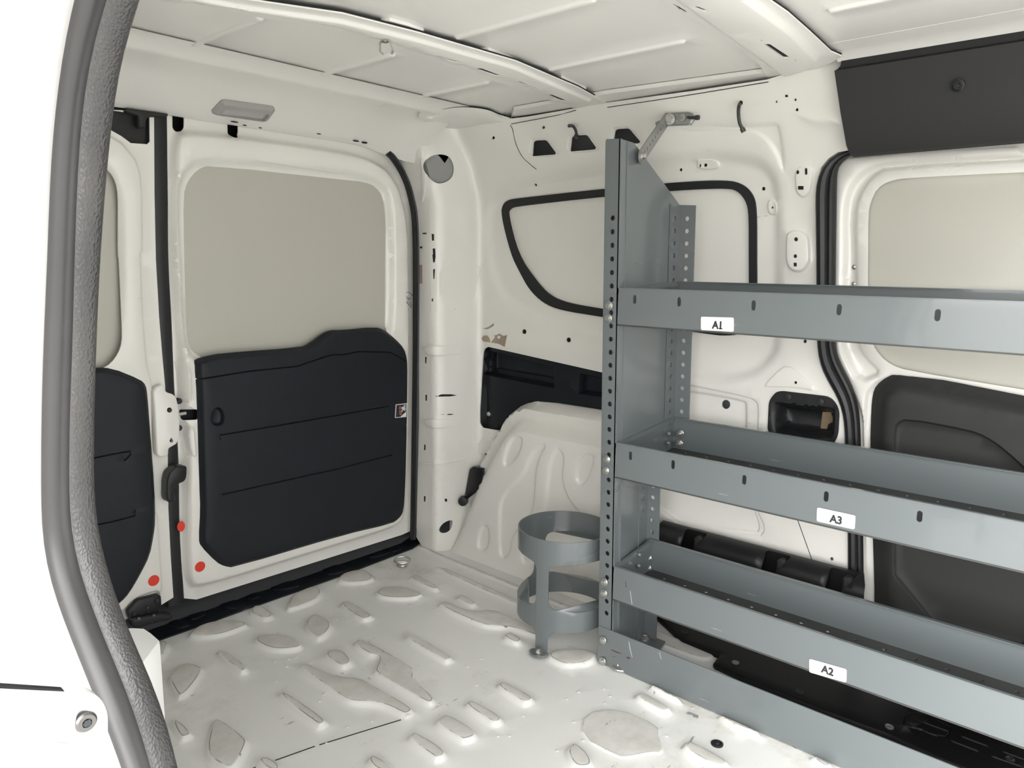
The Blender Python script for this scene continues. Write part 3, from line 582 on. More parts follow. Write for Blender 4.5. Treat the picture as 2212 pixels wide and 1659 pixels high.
# hinge bracket at the foot of the left door
HBf = FY(1.93); k6 = crop(240, 1230, 200 / 2212)
hb = empty('hinge_bracket', PY((310, 1340), 1.93), 'black steel hinge bracket with rivets at the foot of the left rear door', 'bracket')
plate('upper_plate', HBf, k6([(390, 1010), (640, 725), (1130, 605), (1200, 640), (1215, 860), (1150, 940), (1220, 1060), (1210, 1120), (500, 1250), (420, 1150)]), .0, .01, BLACK, hb, .004)
plate('lower_plate', HBf, k6([(500, 1180), (1220, 1060), (1470, 1080), (1480, 1190), (900, 1330), (620, 1420), (510, 1370)]), .012, .02, BLACK, hb, .004)
for x, y, r in [(1095, 745, 50), (540, 1050, 50)]:
    q = PY(k6([(x, y)])[0], 1.93); MB().lathe(q, (0, -1, 0), [(r * .00012, 0), (r * .00012, .003), (r * .00008, .005)], 14).build('bolt', BLACK2, hb)
for x, y, r in [(870, 915, 28), (1015, 1095, 40), (655, 1175, 45), (700, 1057, 14), (888, 1005, 14), (975, 1265, 14)]:
    q = PY(k6([(x, y)])[0], 1.917 if y > 1060 else 1.929); MB().lathe(q, (0, -1, .3), [(r * .00009, 0), (r * .00009, .003), (r * .00005, .004)], 12).build('rivet', mat_plain('dull_rivet', (.1, .1, .1), .5) if 'dull_rivet' not in bpy.data.materials else bpy.data.materials['dull_rivet'], hb)
# rear door aperture seal
sp = [(838, 330), (850, 342), (872, 378), (888, 425), (898, 500), (899, 700), (896, 950), (893, 1130), (891, 1165)]
se = MB(); se.sweep(bez([PY(p, 1.925) for p in sp], 60), [(-.008, -.008), (.008, -.008), (.0095, 0), (.006, .009), (.001, .006), (-.005, .009), (-.0095, 0)], (0, -1, 0))
tag(se.build('rear_door_seal', RUBBER), 'narrow dark rubber seal running up the right edge of the rear doors', 'seal')
# rear sill plate
sl_px = [(255, 1410), (348, 1381), (740, 1242), (888, 1186), (892, 1180)]
back = [(900, 1148), (860, 1148), (700, 1205), (430, 1296), (255, 1360)]
o = np.array([PZ(p, .004)[:2] for p in [(250, 1417), (348, 1381), (740, 1242), (892, 1184), (922, 1162), (900, 1150)]] + [(1.66, 2.0), (.4, 2.0)])
sf = []
for p in [[(1380, 610), (1430, 560), (1560, 600), (1700, 640), (1480, 650)], [(1700, 500), (1780, 450), (1890, 480), (1930, 500), (1760, 530)], [(2040, 400), (2110, 350), (2200, 370), (2240, 400), (2110, 430)], [(1060, 740), (1120, 700), (1240, 740), (1140, 775)], [(1180, 690), (1280, 640), (1340, 670), (1240, 720)], [(1530, 545), (1600, 510), (1690, 560), (1600, 590)]]: sf.append((chaikin([PZ(q, .006)[:2] for q in c7(p)], 1), .004, .005))
for p in [[(150, 320), (200, 290), (330, 270), (250, 305)], [(280, 260), (330, 235), (400, 255), (330, 285)]]: sf.append((chaikin([PZ(q, .006)[:2] for q in c8(p)], 1), .004, .005))
tag(relief('rear_sill_plate', FZ(.005), o, NAVY, feats=sf, res=.05, thick=.004), 'black ribbed sill plate along the floor under the rear doors', 'sill plate')
# ---- sliding door on the far side
XS = 1.885; FS = FX(XS)
def spx(pts, w=0.0): return FS.px(pts, w)
chO = [(1345, 1659)] if False else c3([(1035, 1659), (1028, 1400), (1050, 1240), (1110, 1130), (1230, 1050), (1350, 1028), (2500, 965)])
chI = c3([(1140, 1659), (1133, 1380), (1160, 1260), (1230, 1150), (1330, 1090), (2500, 1030)])
bO = c6([(1010, 560), (1040, 650), (1130, 835)]); bI = c6([(1155, 570), (1190, 640), (1320, 765), (1500, 800), (2600, 980)])
paneS = c3([(2500, 1090), (1450, 1140), (1340, 1158), (1260, 1204), (1215, 1290), (1200, 1370), (1198, 1659)]) + c6([(1196, 215), (1210, 500), (1228, 575), (1280, 650), (1350, 705), (1450, 740), (2192, 862), (2500, 910)])
trimS = c6([(1190, 1000), (1200, 900), (1222, 845), (1290, 790), (1350, 757), (1390, 755), (2192, 905), (2500, 960)]) + [(2320, 1700), (1880, 1420)] + c9([(1215, 640), (1200, 178)]) + c6([(1183, 1245)])
seal_in = sealF_R
sd_out = np.array(spx(sealF_R[::-1], -.01) + [(-.15, 1.29), (-.15, -.05)]); sd_out[:, 0] += np.r_[np.full(len(sealF_R), .03), 0, 0]
sd_out[len(sealF_R)] = (-.15, sd_out[len(sealF_R) - 1][1] + .02)
sfe = [(chaikin(spx(c3([(1085, 985), (2600, 900)]) + c6([(2600, 1000), (1400, 760), (1215, 850), (1195, 1000), (1185, 1300)]) + c9([(1195, 600)]) + [(1875, 1500), (1872, 1300)] + c6([(1160, 1100), (1145, 1000), (1075, 835), (1000, 690), (975, 600)]) + c3([(972, 1659), (975, 1110), (1010, 1040)])), 1), .012, .01),
       (chaikin(spx(chO + chI[::-1] if False else chO + c3([(2500, 1035)]) + chI[:-1][::-1] + bI[:3] + bO[::-1]), 1), -.018, .014)]
door3 = st(relief('door_3', FS, sd_out, WDOOR, holes=[chaikin(spx(paneS, .004), 1)], feats=sfe, res=.03, thick=.004, base=0))
relief('blank_panel', FS, chaikin(spx(paneS[:8] + paneS[8:], -.004), 1) * np.array([1, 1]) + 0, BOARD, door3, base=-.004, thick=.003) if False else None
pp = np.array(spx(paneS, -.003)); cc = pp.mean(0); pp = cc + (pp - cc) * 1.05
relief('blank_panel', FS, chaikin(pp, 1), BOARD, door3, base=-.004, thick=.003)
ts = chaikin(spx(trimS, .035), 1)
tsf = [(ts, .03, .045), (chaikin(spx(c6([(1350, 1300), (1352, 1130), (1372, 1078), (1440, 1045), (1850, 1122), (1950, 1162), (2060, 1235), (2250, 1410), (2500, 1560), (2500, 2600), (1355, 2300)]), .035), 1), -.012, .006)]
tag(relief('trim_panel', FS, ts, BLACK2, door3, feats=tsf, base=.006, res=.03, thick=.006), 'black moulded lower panel with a sunk centre')
for x, y in ((1105, 80), (1103, 188)):
    q = FS.p3(spx(c6([(x, y)]), -.005), -.008)[0]; MB().lathe(q, (-1, 0, 0), [(.006, 0), (.006, .004), (.003, .006)], 12).build('screw', ZINC, door3)
# far door aperture seal
mid = [((a[0] + b[0]) / 2, (a[1] + b[1]) / 2) for a, b in zip([PX(p, 1.83) for p in sealF_L], [PX(p, 1.83) for p in sealF_R])]
pl, pr = [], []
def resam(pts, n):
    P = np.array(pts, float); L = np.r_[0, np.cumsum(np.linalg.norm(np.diff(P, axis=0), axis=1))]; t = np.linspace(0, L[-1], n); return np.stack([np.interp(t, L, P[:, i]) for i in range(P.shape[1])], 1)
pl = resam([PX(p, 1.835) for p in [(1885, 316)] + sealF_L], 70); pr = resam([PX(p, 1.835) for p in [(1885, 330)] + sealF_R], 70)
pm = (pl + pr) / 2; sc = np.linalg.norm(pl - pr, axis=1) / 2
for _ in range(3): pm[1:-1] = (pm[:-2] + 2 * pm[1:-1] + pm[2:]) / 4; sc[1:-1] = (sc[:-2] + 2 * sc[1:-1] + sc[2:]) / 4
se = MB(); se.sweep(pm, [(-1, -.6), (-1, .2), (-.75, .62), (-.3, .8), (.1, .6), (.3, .22), (.55, .35), (.8, .3), (1, .0), (1, -.6)], (-1, 0, 0), scl=sc)
tag(se.build('sliding_door_seal', RUBBER), 'black bulb rubber seal curving around the far sliding door opening', 'seal')
# ---- black overhead trim above the sliding door
prof = [(1.832, 1.262), (1.812, 1.249), (1.795, 1.253), (1.784, 1.272), (1.76, 1.34), (1.742, 1.405), (1.735, 1.424), (1.742, 1.429), (1.738, 1.434), (1.730, 1.441), (1.76, 1.45), (1.85, 1.45), (1.85, 1.27)]
fp = Fr((1.785, 0, 1.27), (0, 1, 0), (-.05, 0, .155), (-.952, 0, -.306))
ht = empty('overhead_trim', (1.78, .25, 1.26), 'black plastic overhead trim panel above the far sliding door', 'trim panel')
yl = [.592, .588, .590, .596, .606, .615, .617, .612, .606, .602, .602, .60, .595]
MB().loft([[(x, y, z) for (x, z), y in zip(prof, yl)], [(x, y - .004, z) for (x, z), y in zip(prof, yl)], [(x, -.2, z) for x, z in prof]]).build('panel', BLACK2, ht)
cvs = [(1.64, 1.4555), (1.69, 1.4535), (1.715, 1.449), (1.732, 1.4405)]
st(MB().loft([[(x, y, z) for x, z in cvs] + [(1.74, y, 1.47), (1.64, y, 1.47)] for y in (.61, -.3)]).build('trim_4', WROOF))
q = PX(c3([(1770, 547)])[0], 1.7455); MB().lathe(q, (-.95, 0, -.31), [(.012, -.004), (.012, .002), (.009, .003), (.008, .001), (.005, .001), (.004, .004)], 18).build('clip', BLACK, ht)
# ---- step plate
o = [PZ(p, .012)[:2] for p in [(1408, 1322)] + c9([(0, 838), (185, 915), (240, 935), (203, 985), (215, 1003), (420, 1095), (900, 1292), (1320, 1445), (1640, 1597), (2000, 1740), (2400, 1930)])]
o = np.array(o + [(1.86, -.05), (1.86, 1.0)]); pf = [(o, .006, .006)]
pf.append((strip([PZ(q, .012)[:2] for q in c9([(1420, 1390), (1430, 1340), (1480, 1305), (1560, 1320), (1720, 1400), (1715, 1440), (1690, 1462), (1640, 1455), (1420, 1390)])], .002), -.003, .002))
for a in [((1465, 1395), (1635, 1462)), ((1540, 1370), (1705, 1432)), ((1720, 1490), (1900, 1560)), ((1785, 1462), (1960, 1527)), ((1980, 1590), (2180, 1659)), ((2050, 1560), (2200, 1615))]: pf.append((strip([PZ(q, .012)[:2] for q in c9(a)], .0025), .003, .002))
spl = empty('step_plate', (1.75, .45, .0), 'black plastic step plate on the floor edge behind the lowest shelf', 'step plate')
relief('plate', FZ(.008), o, PLATE, spl, feats=pf, res=.05, thick=.007)
for x, y in [(345, 985), (755, 1172), (1330, 1397), (2100, 1602), (20, 790)]:
    q = PZ(c9([(x, y)])[0], .0145); MB().lathe(q, (0, 0, 1), [(.009, -.002), (.009, .002), (.006, .003), (.003, .001)], 14).build('screw', ALU if x in (1330, 345) else BLACK2, spl)
# ---- black pocket in the wall, bin, rail
wp = empty('wall_pocket', FW.p3(wpx([(1150, 900)]), 0)[0], 'black plastic storage pocket let into the side wall above the wheel arch', 'pocket')
pk = np.array(wpx(pock)); ck = pk.mean(0)
pfe = []
def pw(pts, w=-.02): return FW.px(pts, w)
pfe.append((np.array(pw(c5([(935, 615), (955, 612), (1372, 712), (1372, 850), (905, 762), (905, 690)]))), -.03, .008)); pfe.append((np.array(pw(c5([(965, 620), (1370, 712), (1370, 800), (962, 730)]))), -.008, .004))
pfe.append((np.array(pw(c5([(1540, 755), (1700, 790), (1700, 910), (1530, 885)]))), -.03, .008)); pfe.append((strip(pw(c5(circ((1447, 835), 40, 20, 44).tolist())), .0012), .002, .001))
pocket_poly = fillet(ck + (pk - ck) * 1.03, .012)
relief('tray', FW, pocket_poly, NAVY, wp, feats=pfe, base=lambda u, v: wb(u, v) - .016, res=.04, thick=.004)
for x, y, r, mt in [(957, 1015, 16, ZINC), (900, 1078, 14, BLACK), (1012, 1097, 14, BLACK)]:
    q = FW.p3(pw(c5([(x, y)])), -.004)[0]; MB().lathe(q, (-1, 0, 0), [(r * .0005, -.004), (r * .0005, .003), (r * .00035, .005)], 14).build('fixing', mt, wp)
wb0 = empty('wall_bin', FW.p3(wpx([(1735, 930)]), 0)[0], 'black plastic cup bin let into the side wall beside the sliding door seal', 'bin')
bp = np.array(wpx(binp)); bc = bp.mean(0); bo = fillet(bc + (bp - bc) * 1.06, .02)
bf = [(chaikin(wpx(c6([(590, 1150), (590, 945), (640, 945), (800, 975), (975, 975), (985, 1000), (980, 1150), (950, 1185), (620, 1140)])), 2), -.045, .022)]
relief('cup', FW, bo, BLACK, wb0, feats=bf, base=lambda u, v: wb(u, v) + .004, res=.015, thick=.007)
for x, y in ((690, 908), (897, 940)):
    q = FW.p3(wpx(c6([(x, y)])), .018)[0]; MB().lathe(q, (-1, 0, 0), [(.0085, -.004), (.0085, .002), (.005, .004)], 14).build('rivet', BLACK2, wb0)
bq = c6([(872, 1000), (950, 1000), (945, 1080), (905, 1100), (890, 1165), (850, 1165), (860, 1100)])
relief('worn_patch', FW, np.array(wpx(bq)), BROWN, wb0, base=lambda u, v: wb(u, v) - .036, thick=.001)
ru = empty('bottle_rail', (1.80, .78, .2), 'long black half-round plastic rail low on the side wall behind the shelves', 'rail')
xr = 1.80
def rz(p): return PX(p, 1.775)
tops = [(1425, 1123), (1640, 1190), (1830, 1248)]
pa, pb = rz((1420, 1160)), rz((1830, 1275))
zr = (pa[2] + pb[2]) / 2 - .004; rr = .047
gaps = [rz(c9([(x, y)])[0])[1] for x, y in ((50, 200), (570, 345), (985, 465))]
def dprof(r): return [(-.0, r * 1.0)] + [(-r * math.sin(a), r * math.cos(a)) for a in np.linspace(.15, math.pi - .05, 12)] + [(0, -r)]
def dring(y, r, z=zr): return [(xr + a, y, z + b) for a, b in dprof(r)]
def rfn(uv, w):
    r = rr + w; a = uv[:, 1] / rr; return np.stack([xr - r * np.sin(a), uv[:, 0], zr + r * np.cos(a)], 1)
rh_ = [fillet(np.array([(g + .016, .22 * rr), (g + .017, 1.9 * rr), (g + .008, 2.4 * rr), (g - .008, 2.4 * rr), (g - .026, 1.4 * rr), (g - .048, .22 * rr)]), .009, 5) for g in gaps]
relief('half_round', Fr((0, 0, 0), (0, 1, 0), (0, 0, 1), (-1, 0, 0)), [(1.02, 0), (gaps[2] - .055, 0), (gaps[2] - .068, .8 * rr), (gaps[2] - .072, 1.6 * rr), (gaps[2] - .066, 2.5 * rr), (gaps[2] - .055, math.pi * rr), (1.02, math.pi * rr)], BLACK, ru, holes=rh_, res=.011, thick=.003, fn=rfn, ang=50)
MB().box((xr - .006, gaps[2] - .055, zr - rr * .97), (xr - .002, 1.02, zr + rr * .97)).build('back_plate', PLATE, ru)
for g in gaps:
    MB().box((xr - .034, g - .04, zr - .012), (xr - .002, g - .016, zr + rr * .8), .006).build('screw_boss', BLACK2, ru)
    MB().lathe((xr - .034, g - .028, zr + .004), (-1, 0, 0), [(.009, 0), (.009, .003), (.005, .004), (.004, .006)], 14).build('screw', BLACK2, ru)
# ---- black reel peeking out behind the wheel arch
rp = FX(1.79); 
kr = empty('belt_anchor', PX((1010, 1060), 1.79), 'black plastic anchor half hidden at the rear foot of the wheel arch', 'anchor')
plate('arm', rp, c5([(808, 1375), (830, 1357), (900, 1368), (900, 1480), (800, 1560), (770, 1590), (800, 1500)]), .0, .02, BLACK, kr, .006)
q = PX(c5([(772, 1575)])[0], 1.775); MB().lathe(q, (-.8, -.6, 0), [(.016, -.01), (.018, .0), (.016, .012), (.006, .014)], 16).build('cap', BLACK, kr)
st(MB().box((1.862, -1.3, -.03), (1.9, -.14, 1.47)).build('wall_right_cab_side', WDOOR))
st(MB().box((.24, -1.3, -.03), (1.9, -.301, -.002)).build('floor_cab_side', FLOOR))
# ================================================================== RACK
LEAN = .02; XP = 1.48
def ly(z): return LEAN * z
rack = empty('storage_rack', (1.58, .55, 0), 'grey painted steel storage rack with three long trays against the far side wall', 'rack')
FP = FX(XP)
def shear(fr):   # posts lean slightly to the rear
    def fn(uv, w): P = fr.p3(uv, w); P[:, 1] += LEAN * P[:, 2]; return P
    return fn
hz = [PX((1320.5 - 13.2 * (y - 471) / 878, y), XP)[2] for y in np.linspace(471, 1349, 33)]
dz = (hz[0] - hz[-1]) / 32; z0 = hz[0]
zsh = [PX(p, XP)[2] for p in [(1316, 660), (1315, 687), (1311, 992), (1309, 1016), (1306, 1257), (1305, 1281)]]
ph = [circ((.9855, z), .0062, 12) for z in np.arange(z0, .12, -dz) if all(abs(z - b) > .012 for b in zsh)]
fp_ = relief('front_post', FP, [(.9655, .004), (1.0065, .004), (1.0065, 1.29), (.9655, 1.287)], GREY, rack, holes=ph, thick=.003, fn=shear(FP))
fp2 = relief('front_post', FX(1.507), [(.9655, .06), (1.0065, .06), (1.0065, 1.287), (.9655, 1.284)], GREY, rack, thick=.003, fn=shear(FX(1.507)))
fp3 = relief('front_post', Fr((0, 1.0055, 0), (1, 0, 0), (0, 0, 1), (0, -1, 0)), [(XP, .06), (1.507, .06), (1.507, 1.287), (XP, 1.287)], GREY, rack, thick=.003, fn=shear(Fr((0, 1.0055, 0), (1, 0, 0), (0, 0, 1), (0, -1, 0))))
join([fp_, fp2, fp3])
# end panels: the upper one is deep with a cut top corner, the lower one shallow beside the wheel arch
FE = Fr((0, .968, 0), (1, 0, 0), (0, 0, 1), (0, -1, 0)); XU, XL = 1.755, 1.66
def yaw(fr, k):
    def fn(uv, w): P = fr.p3(uv, w); P[:, 1] += LEAN * P[:, 2] + k * (P[:, 0] - XP); return P
    return fn
relief('upper_end_panel', FE, [(XP, .47), (XU, .5), (XU, 1.16), (1.545, 1.281), (1.536, 1.285), (XP, 1.287)], GREY, rack, thick=.003, fn=yaw(FE, 0))
relief('lower_end_panel', FE, [(XP, .01), (XL, .01), (XL, .5), (XP, .5)], GREY, rack, thick=.003, fn=yaw(FE, .10))
FU = FX(XU); zs_ = np.arange(z0 + dz * 1.5 - .004, .06, -dz)
u1 = relief('upper_back_post', FU, [(.921, .5), (.968, .5), (.968, 1.158), (.921, 1.155)], GREY, rack, holes=[circ((.944, z), .006, 10) for z in zs_ if .52 < z < 1.14], thick=.003, fn=shear(FU))
FU2 = Fr((0, .964, 0), (1, 0, 0), (0, 0, 1), (0, -1, 0))
u2 = relief('upper_back_post', FU2, [(1.708, .5), (XU, .5), (XU, 1.158), (1.708, 1.158)], GREY, rack, holes=[circ((1.73, z), .006, 10) for z in zs_ if .52 < z < 1.14], thick=.003, fn=shear(FU2))
join([u1, u2]); FLo = FX(XL); l1 = relief('lower_back_post', FLo, [(.947, .008), (.990, .008), (.990, .53), (.947, .53)], GREY, rack, holes=[circ((.968, z), .006, 10) for z in zs_ if .04 < z < .5], thick=.003, fn=shear(FLo))
FL2 = Fr((0, .9655, 0), (1, 0, 0), (0, 0, 1), (0, -1, 0))
l2 = relief('lower_back_post', FL2, [(1.615, .01), (XL, .01), (XL, .53), (1.615, .53)], GREY, rack, holes=[circ((1.637, z), .006, 10) for z in zs_ if .04 < z < .5], thick=.003, fn=yaw(FL2, .10))
join([l1, l2]); relief('foot_plate', FZ(.012), [(1.59, .905), (1.672, .925), (1.672, .985), (1.59, .975)], GREY, rack, thick=.006)
# trays
Y1 = -.28
lips = [('A1', .95, .863, .013, 1.752, [1370, 1466, 1627, 1812, 2025]), ('A3', .58, .494, .025, 1.752, [1361, 1453, 1607, 1784, 1986]), ('A2', .267, .181, .024, 1.657, [])]
sy = {1370: 647, 1466: 652, 1627: 660, 1812: 669, 2025: 681, 1361: 985, 1453: 1004, 1607: 1037, 1784: 1073, 1986: 1116}
for nm, zt, zbm, tilt, xb, sx in lips:
    y0 = .966 + ly(zt)
    m = relief('tray', FX(XP + .001), [(y0, zbm), (y0, zt), (Y1, zt), (Y1, zbm)], GREY, rack, thick=.003,
               holes=[slot((q[1], q[2] - .006), (q[1], q[2] + .006), .0048) for q in (PX((x, sy[x]), XP) for x in sx)])
    hem = MB(); hem.box((XP + .001, Y1, zt - .001), (XP + .009, y0, zt + .001)); hem.build('hem', GREY, m)
    fd = Fr((0, 0, zbm), (1, 0, 0), (0, 1, 0), (0, 0, 1))
    xh = xb - .022; dhs = [circ((xh, y), .0048, 8) for y in np.arange(y0 - .055, Y1 + .03, -.059)]
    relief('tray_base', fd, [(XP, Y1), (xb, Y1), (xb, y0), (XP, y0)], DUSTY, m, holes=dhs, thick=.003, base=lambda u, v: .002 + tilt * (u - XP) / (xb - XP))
    FBk = FX(xb); relief('back_lip', FBk, [(y0, zbm + tilt), (y0, zt + tilt), (Y1, zt + tilt), (Y1, zbm + tilt)], GREY, m, thick=.003)
    MB().box((xb - .001, Y1, zt + tilt - .001), (xb - .010, y0, zt + tilt + .001)).build('hem', GREY, m)
    MB().add([(XP, y0, zbm), (xb, y0, zbm + tilt), (xb, y0, zt + tilt), (XP, y0, zt), (XP, y0 + .003, zbm), (xb, y0 + .003, zbm + tilt), (xb, y0 + .003, zt + tilt), (XP, y0 + .003, zt)], [(0, 3, 2, 1), (4, 5, 6, 7), (0, 1, 5, 4), (1, 2, 6, 5), (2, 3, 7, 6), (3, 0, 4, 7)]).build('end_lip', GREY, m)
    MB().add([(XP, y0 - .006, zt - .012), (xb, y0 - .006, zt + tilt - .012), (xb, y0 - .006, zt + tilt), (XP, y0 - .006, zt), (XP, y0, zt - .012), (xb, y0, zt + tilt - .012), (xb, y0, zt + tilt), (XP, y0, zt)], [(0, 3, 2, 1), (4, 5, 6, 7), (0, 1, 5, 4), (1, 2, 6, 5), (2, 3, 7, 6), (3, 0, 4, 7)]).build('hem', GREY, m)
# skirt
relief('skirt', FX(XP - .003), [(1.0085, .003), (1.0075, .1), (Y1, .1), (Y1, .003)], GREY, rack, thick=.003)
k5 = crop(1290, 1080, 150 / 691); RUSTY = mat_plain('rust_scratch', (.1, .065, .045), .7, var=.4); PALE = mat_plain('pale_scratch', (.42, .45, .46), .5)
for p, mt in [([(132, 1485), (160, 1492), (235, 1525), (240, 1532), (190, 1520), (140, 1497)], RUSTY), ([(285, 1562), (315, 1560), (328, 1578), (312, 1586)], RUSTY), ([(140, 1548), (178, 1560), (172, 1564)], RUSTY), ([(312, 1405), (318, 1410), (335, 1500), (352, 1570), (344, 1560), (322, 1480)], PALE), ([(615, 1515), (622, 1518), (640, 1585), (633, 1580)], PALE)]:
    fs_ = FX(XP - .0032); relief('scratch', fs_, fs_.px(k5(p)), mt, rack, thick=.0006)
for p, mt in [([(278, 812), (284, 812), (292, 870), (284, 872)], RUSTY), ([(325, 905), (330, 910), (348, 1040), (343, 1040)], PALE)]:
    fs_ = FX(XP + .0004); relief('scratch', fs_, fs_.px(k5(p)), mt, rack, thick=.0006)
# bolts
b0 = None
for p in [(1316, 660), (1315, 687), (1311, 992), (1309, 1016), (1306, 1257), (1305, 1281), (1303, 1383), (1302, 1428)]:
    xx = XP - (.0065 if p[1] > 1300 else .003); q = PX(p, xx)
    if b0 is None: b0 = hexbolt(q, (-1, 0, 0), .0072).build('bolt', ZINC, rack); bq = q
    else: cp(b0, q - bq)
nb = None
for p in [(1470, 936), (1468, 958), (1401, 1206), (1400, 1227)]:
    q = PX(p, 1.748 if p[1] < 1100 else 1.653)
    if nb is None:
        m = hexbolt(q, (-1, 0, 0), .008); m.cyl(q, q + np.array([-.016, 0, 0]), .0045, 10); nb = m.build('nut', ZINC, rack); bq2 = q
    else: cp(nb, q - bq2)
nb = None
for p in [(1443, 937), (1442, 957), (1380, 1198), (1379, 1222)]:
    q = PY(p, .962)
    if nb is None:
        m = hexbolt(q, (0, -1, 0), .006, False); nb = m.build('end_bolt', ZINC, rack); bq2 = q
    else: cp(nb, q - bq2)
q = PZ((1393, 1378), .012); hexbolt(q, (0, 0, 1), .011).build('foot_bolt', ZINC, rack)
relief('front_post', FP, [(Y1 - .041, .004), (Y1, .004), (Y1, 1.29), (Y1 - .041, 1.29)], GREY, rack, holes=[circ((Y1 - .02, z), .0062, 10) for z in np.arange(z0, .12, -dz)], thick=.003)
FE2 = Fr((0, Y1 - .002, 0), (1, 0, 0), (0, 0, 1), (0, -1, 0))
relief('upper_end_panel', FE2, [(XP, .47), (XU, .5), (XU, 1.16), (1.545, 1.281), (1.536, 1.285), (XP, 1.287)], GREY, rack, thick=.003)
relief('lower_end_panel', FE2, [(XP, .01), (XL, .01), (XL, .5), (XP, .5)], GREY, rack, thick=.003)
# sticker labels
def text_mesh(body, h):
    cu = bpy.data.curves.new('lettering', 'FONT'); cu.body = body; cu.size = 1; cu.align_x = 'CENTER'; cu.align_y = 'CENTER'; cu.offset = .04; cu.extrude = .01
    o = bpy.data.objects.new('tmp', cu); COL.objects.link(o); bpy.context.view_layer.update()
    me = o.evaluated_get(bpy.context.evaluated_depsgraph_get()).to_mesh()
    v = np.array([tuple(x.co) for x in me.vertices]); f = [list(p.vertices) for p in me.polygons]
    o.evaluated_get(bpy.context.evaluated_depsgraph_get()).to_mesh_clear(); bpy.data.objects.remove(o); bpy.data.curves.remove(cu)
    v[:, :2] -= (v[:, :2].max(0) + v[:, :2].min(0)) / 2; k = h / (v[:, 1].max() - v[:, 1].min()); return v * (k * .92, k, .03), f
for t, quad, c, h in [('A1', [(1514, 684), (1585, 686), (1585, 717), (1514, 713)], (1548, 702), .017), ('A3', [(1765, 1096), (1848, 1114), (1846, 1144), (1764, 1126)], (1805, 1122), .017), ('A2', [(1748, 1423), (1829, 1446), (1828, 1475), (1748, 1452)], (1787, 1448), .017)]:
    fr = FX(XP - .0008); p = fillet(np.array(fr.px(quad)), .004, 4)
    lb = relief('sticker', fr, p, PAPER, rack, thick=.0008); tag(lb, 'white paper label reading ' + t)
    v, f = text_mesh(t, h)
    if t == 'A1':   # the printed figure one stands on a foot
        n = len(v); x = v[:, 0].max(); v = np.vstack([v, [(a_, b_, c_) for c_ in (v[:, 2].min(), v[:, 2].max()) for a_, b_ in ((x - .30 * h, -h / 2), (x + .16 * h, -h / 2), (x + .16 * h, -.37 * h), (x - .30 * h, -.37 * h))]])
        f = f + [[n + i for i in q] for q in [(0, 3, 2, 1), (4, 5, 6, 7), (0, 1, 5, 4), (1, 2, 6, 5), (2, 3, 7, 6), (3, 0, 4, 7)]]
    o3 = PX(c, XP - .0009)
    mk('lettering', [(o3[0] - z, o3[1] - x, o3[2] + y) for x, y, z in v], f, INK, lb, False)
# brace strap from the end panel to the wall
s0, s1 = PY((1384, 338), .985), PX((1441, 258), 1.765)
s0 = s0 + np.array([0, -.004, 0])
d = s1 - s0; L = np.linalg.norm(d); d /= L; nrm = np.array([.35, -.92, .1]); nrm -= d * (nrm @ d); nrm /= np.linalg.norm(nrm); sd = np.cross(nrm, d)
fs = Fr(s0, d, sd, nrm)
br = relief('brace_strap', fs, slot((-.004, 0), (L, 0), .017), ALU, rack, holes=[circ((x, 0), .0042, 10) for x in np.arange(.022, L - .01, .0262)], thick=.003); tag(br, 'perforated galvanised strap')
hexbolt(s0, nrm, .009).build('bolt', ZINC, br)
q2 = PX((1486, 256), 1.775); fb = Fr(PX((1446, 258), 1.768), (q2 - PX((1446, 258), 1.768)) / np.linalg.norm(q2 - PX((1446, 258), 1.768)), (0, 0, 1), (-1, 0, 0))
Lb = np.linalg.norm(q2 - PX((1446, 258), 1.768))
bk2 = relief('wall_bracket', fb, slot((-.004, 0), (Lb, 0), .016), ALU, rack, feats=[(slot((-.004, 0), (Lb, 0), .016), .003, .004)], thick=.005); tag(bk2, 'round ended zinc bracket')
hexbolt(PX((1446, 258), 1.760), (-1, -.3, 0), .011).build('bolt', ZINC, bk2); MB().lathe(PX((1475, 254), 1.768), (-1, 0, 0), [(.009, 0), (.009, .003), (.005, .004), (.004, .002)], 16).build('rivet', ZINC, bk2)
MB().lathe(PX((1430, 262), 1.79), (-1, 0, 0), [(.018, 0), (.018, .004), (.008, .005)], 20).build('washer', ALU, bk2)
# ================================================================== BOTTLE HOLDER
hc = np.array([1.532, 1.165]); Rh = .127
def ring_z(p, y): return PY(p, y)[2]
th0 = math.atan2(-(hc[1] - 1.141), -(hc[0] - 1.414))        # angle of the front strap
zf = lambda px: PX(px, 1.415)[2]
zA1, zA0 = zf((1180, 1167)), zf((1180, 1217)); zB1, zB0 = zf((1180, 1314)), zf((1180, 1362))
hold = empty('bottle_holder', (hc[0], hc[1], 0), 'grey steel two-ring bottle holder standing on the floor beside the rack', 'bottle holder')
FHc = Fr((0, 0, 0), (1, 0, 0), (0, 1, 0), (0, 0, 1))
def cyl_fn(uv, w):
    a = uv[:, 0] / Rh; r = Rh + w - .0015; return np.stack([hc[0] + r * np.cos(a), hc[1] + r * np.sin(a), uv[:, 1]], 1)
hw = .0178; full = math.pi * Rh
sb = [th0 * Rh + k * 2 * math.pi * Rh / 4 for k in range(4)]; sa = th0 * Rh - .5 * math.pi * Rh * .5
L0, L1 = sb[0] - hw - .0001, sb[0] - hw + 2 * math.pi * Rh - .0004
wins = []; cs = [sb[0] + 2 * math.pi * Rh * k / 3 for k in range(4)]
for a, b in zip(cs, cs[1:]): wins.append(fillet(rect(a + hw, zB1, b - hw, zA0), .026, 7))
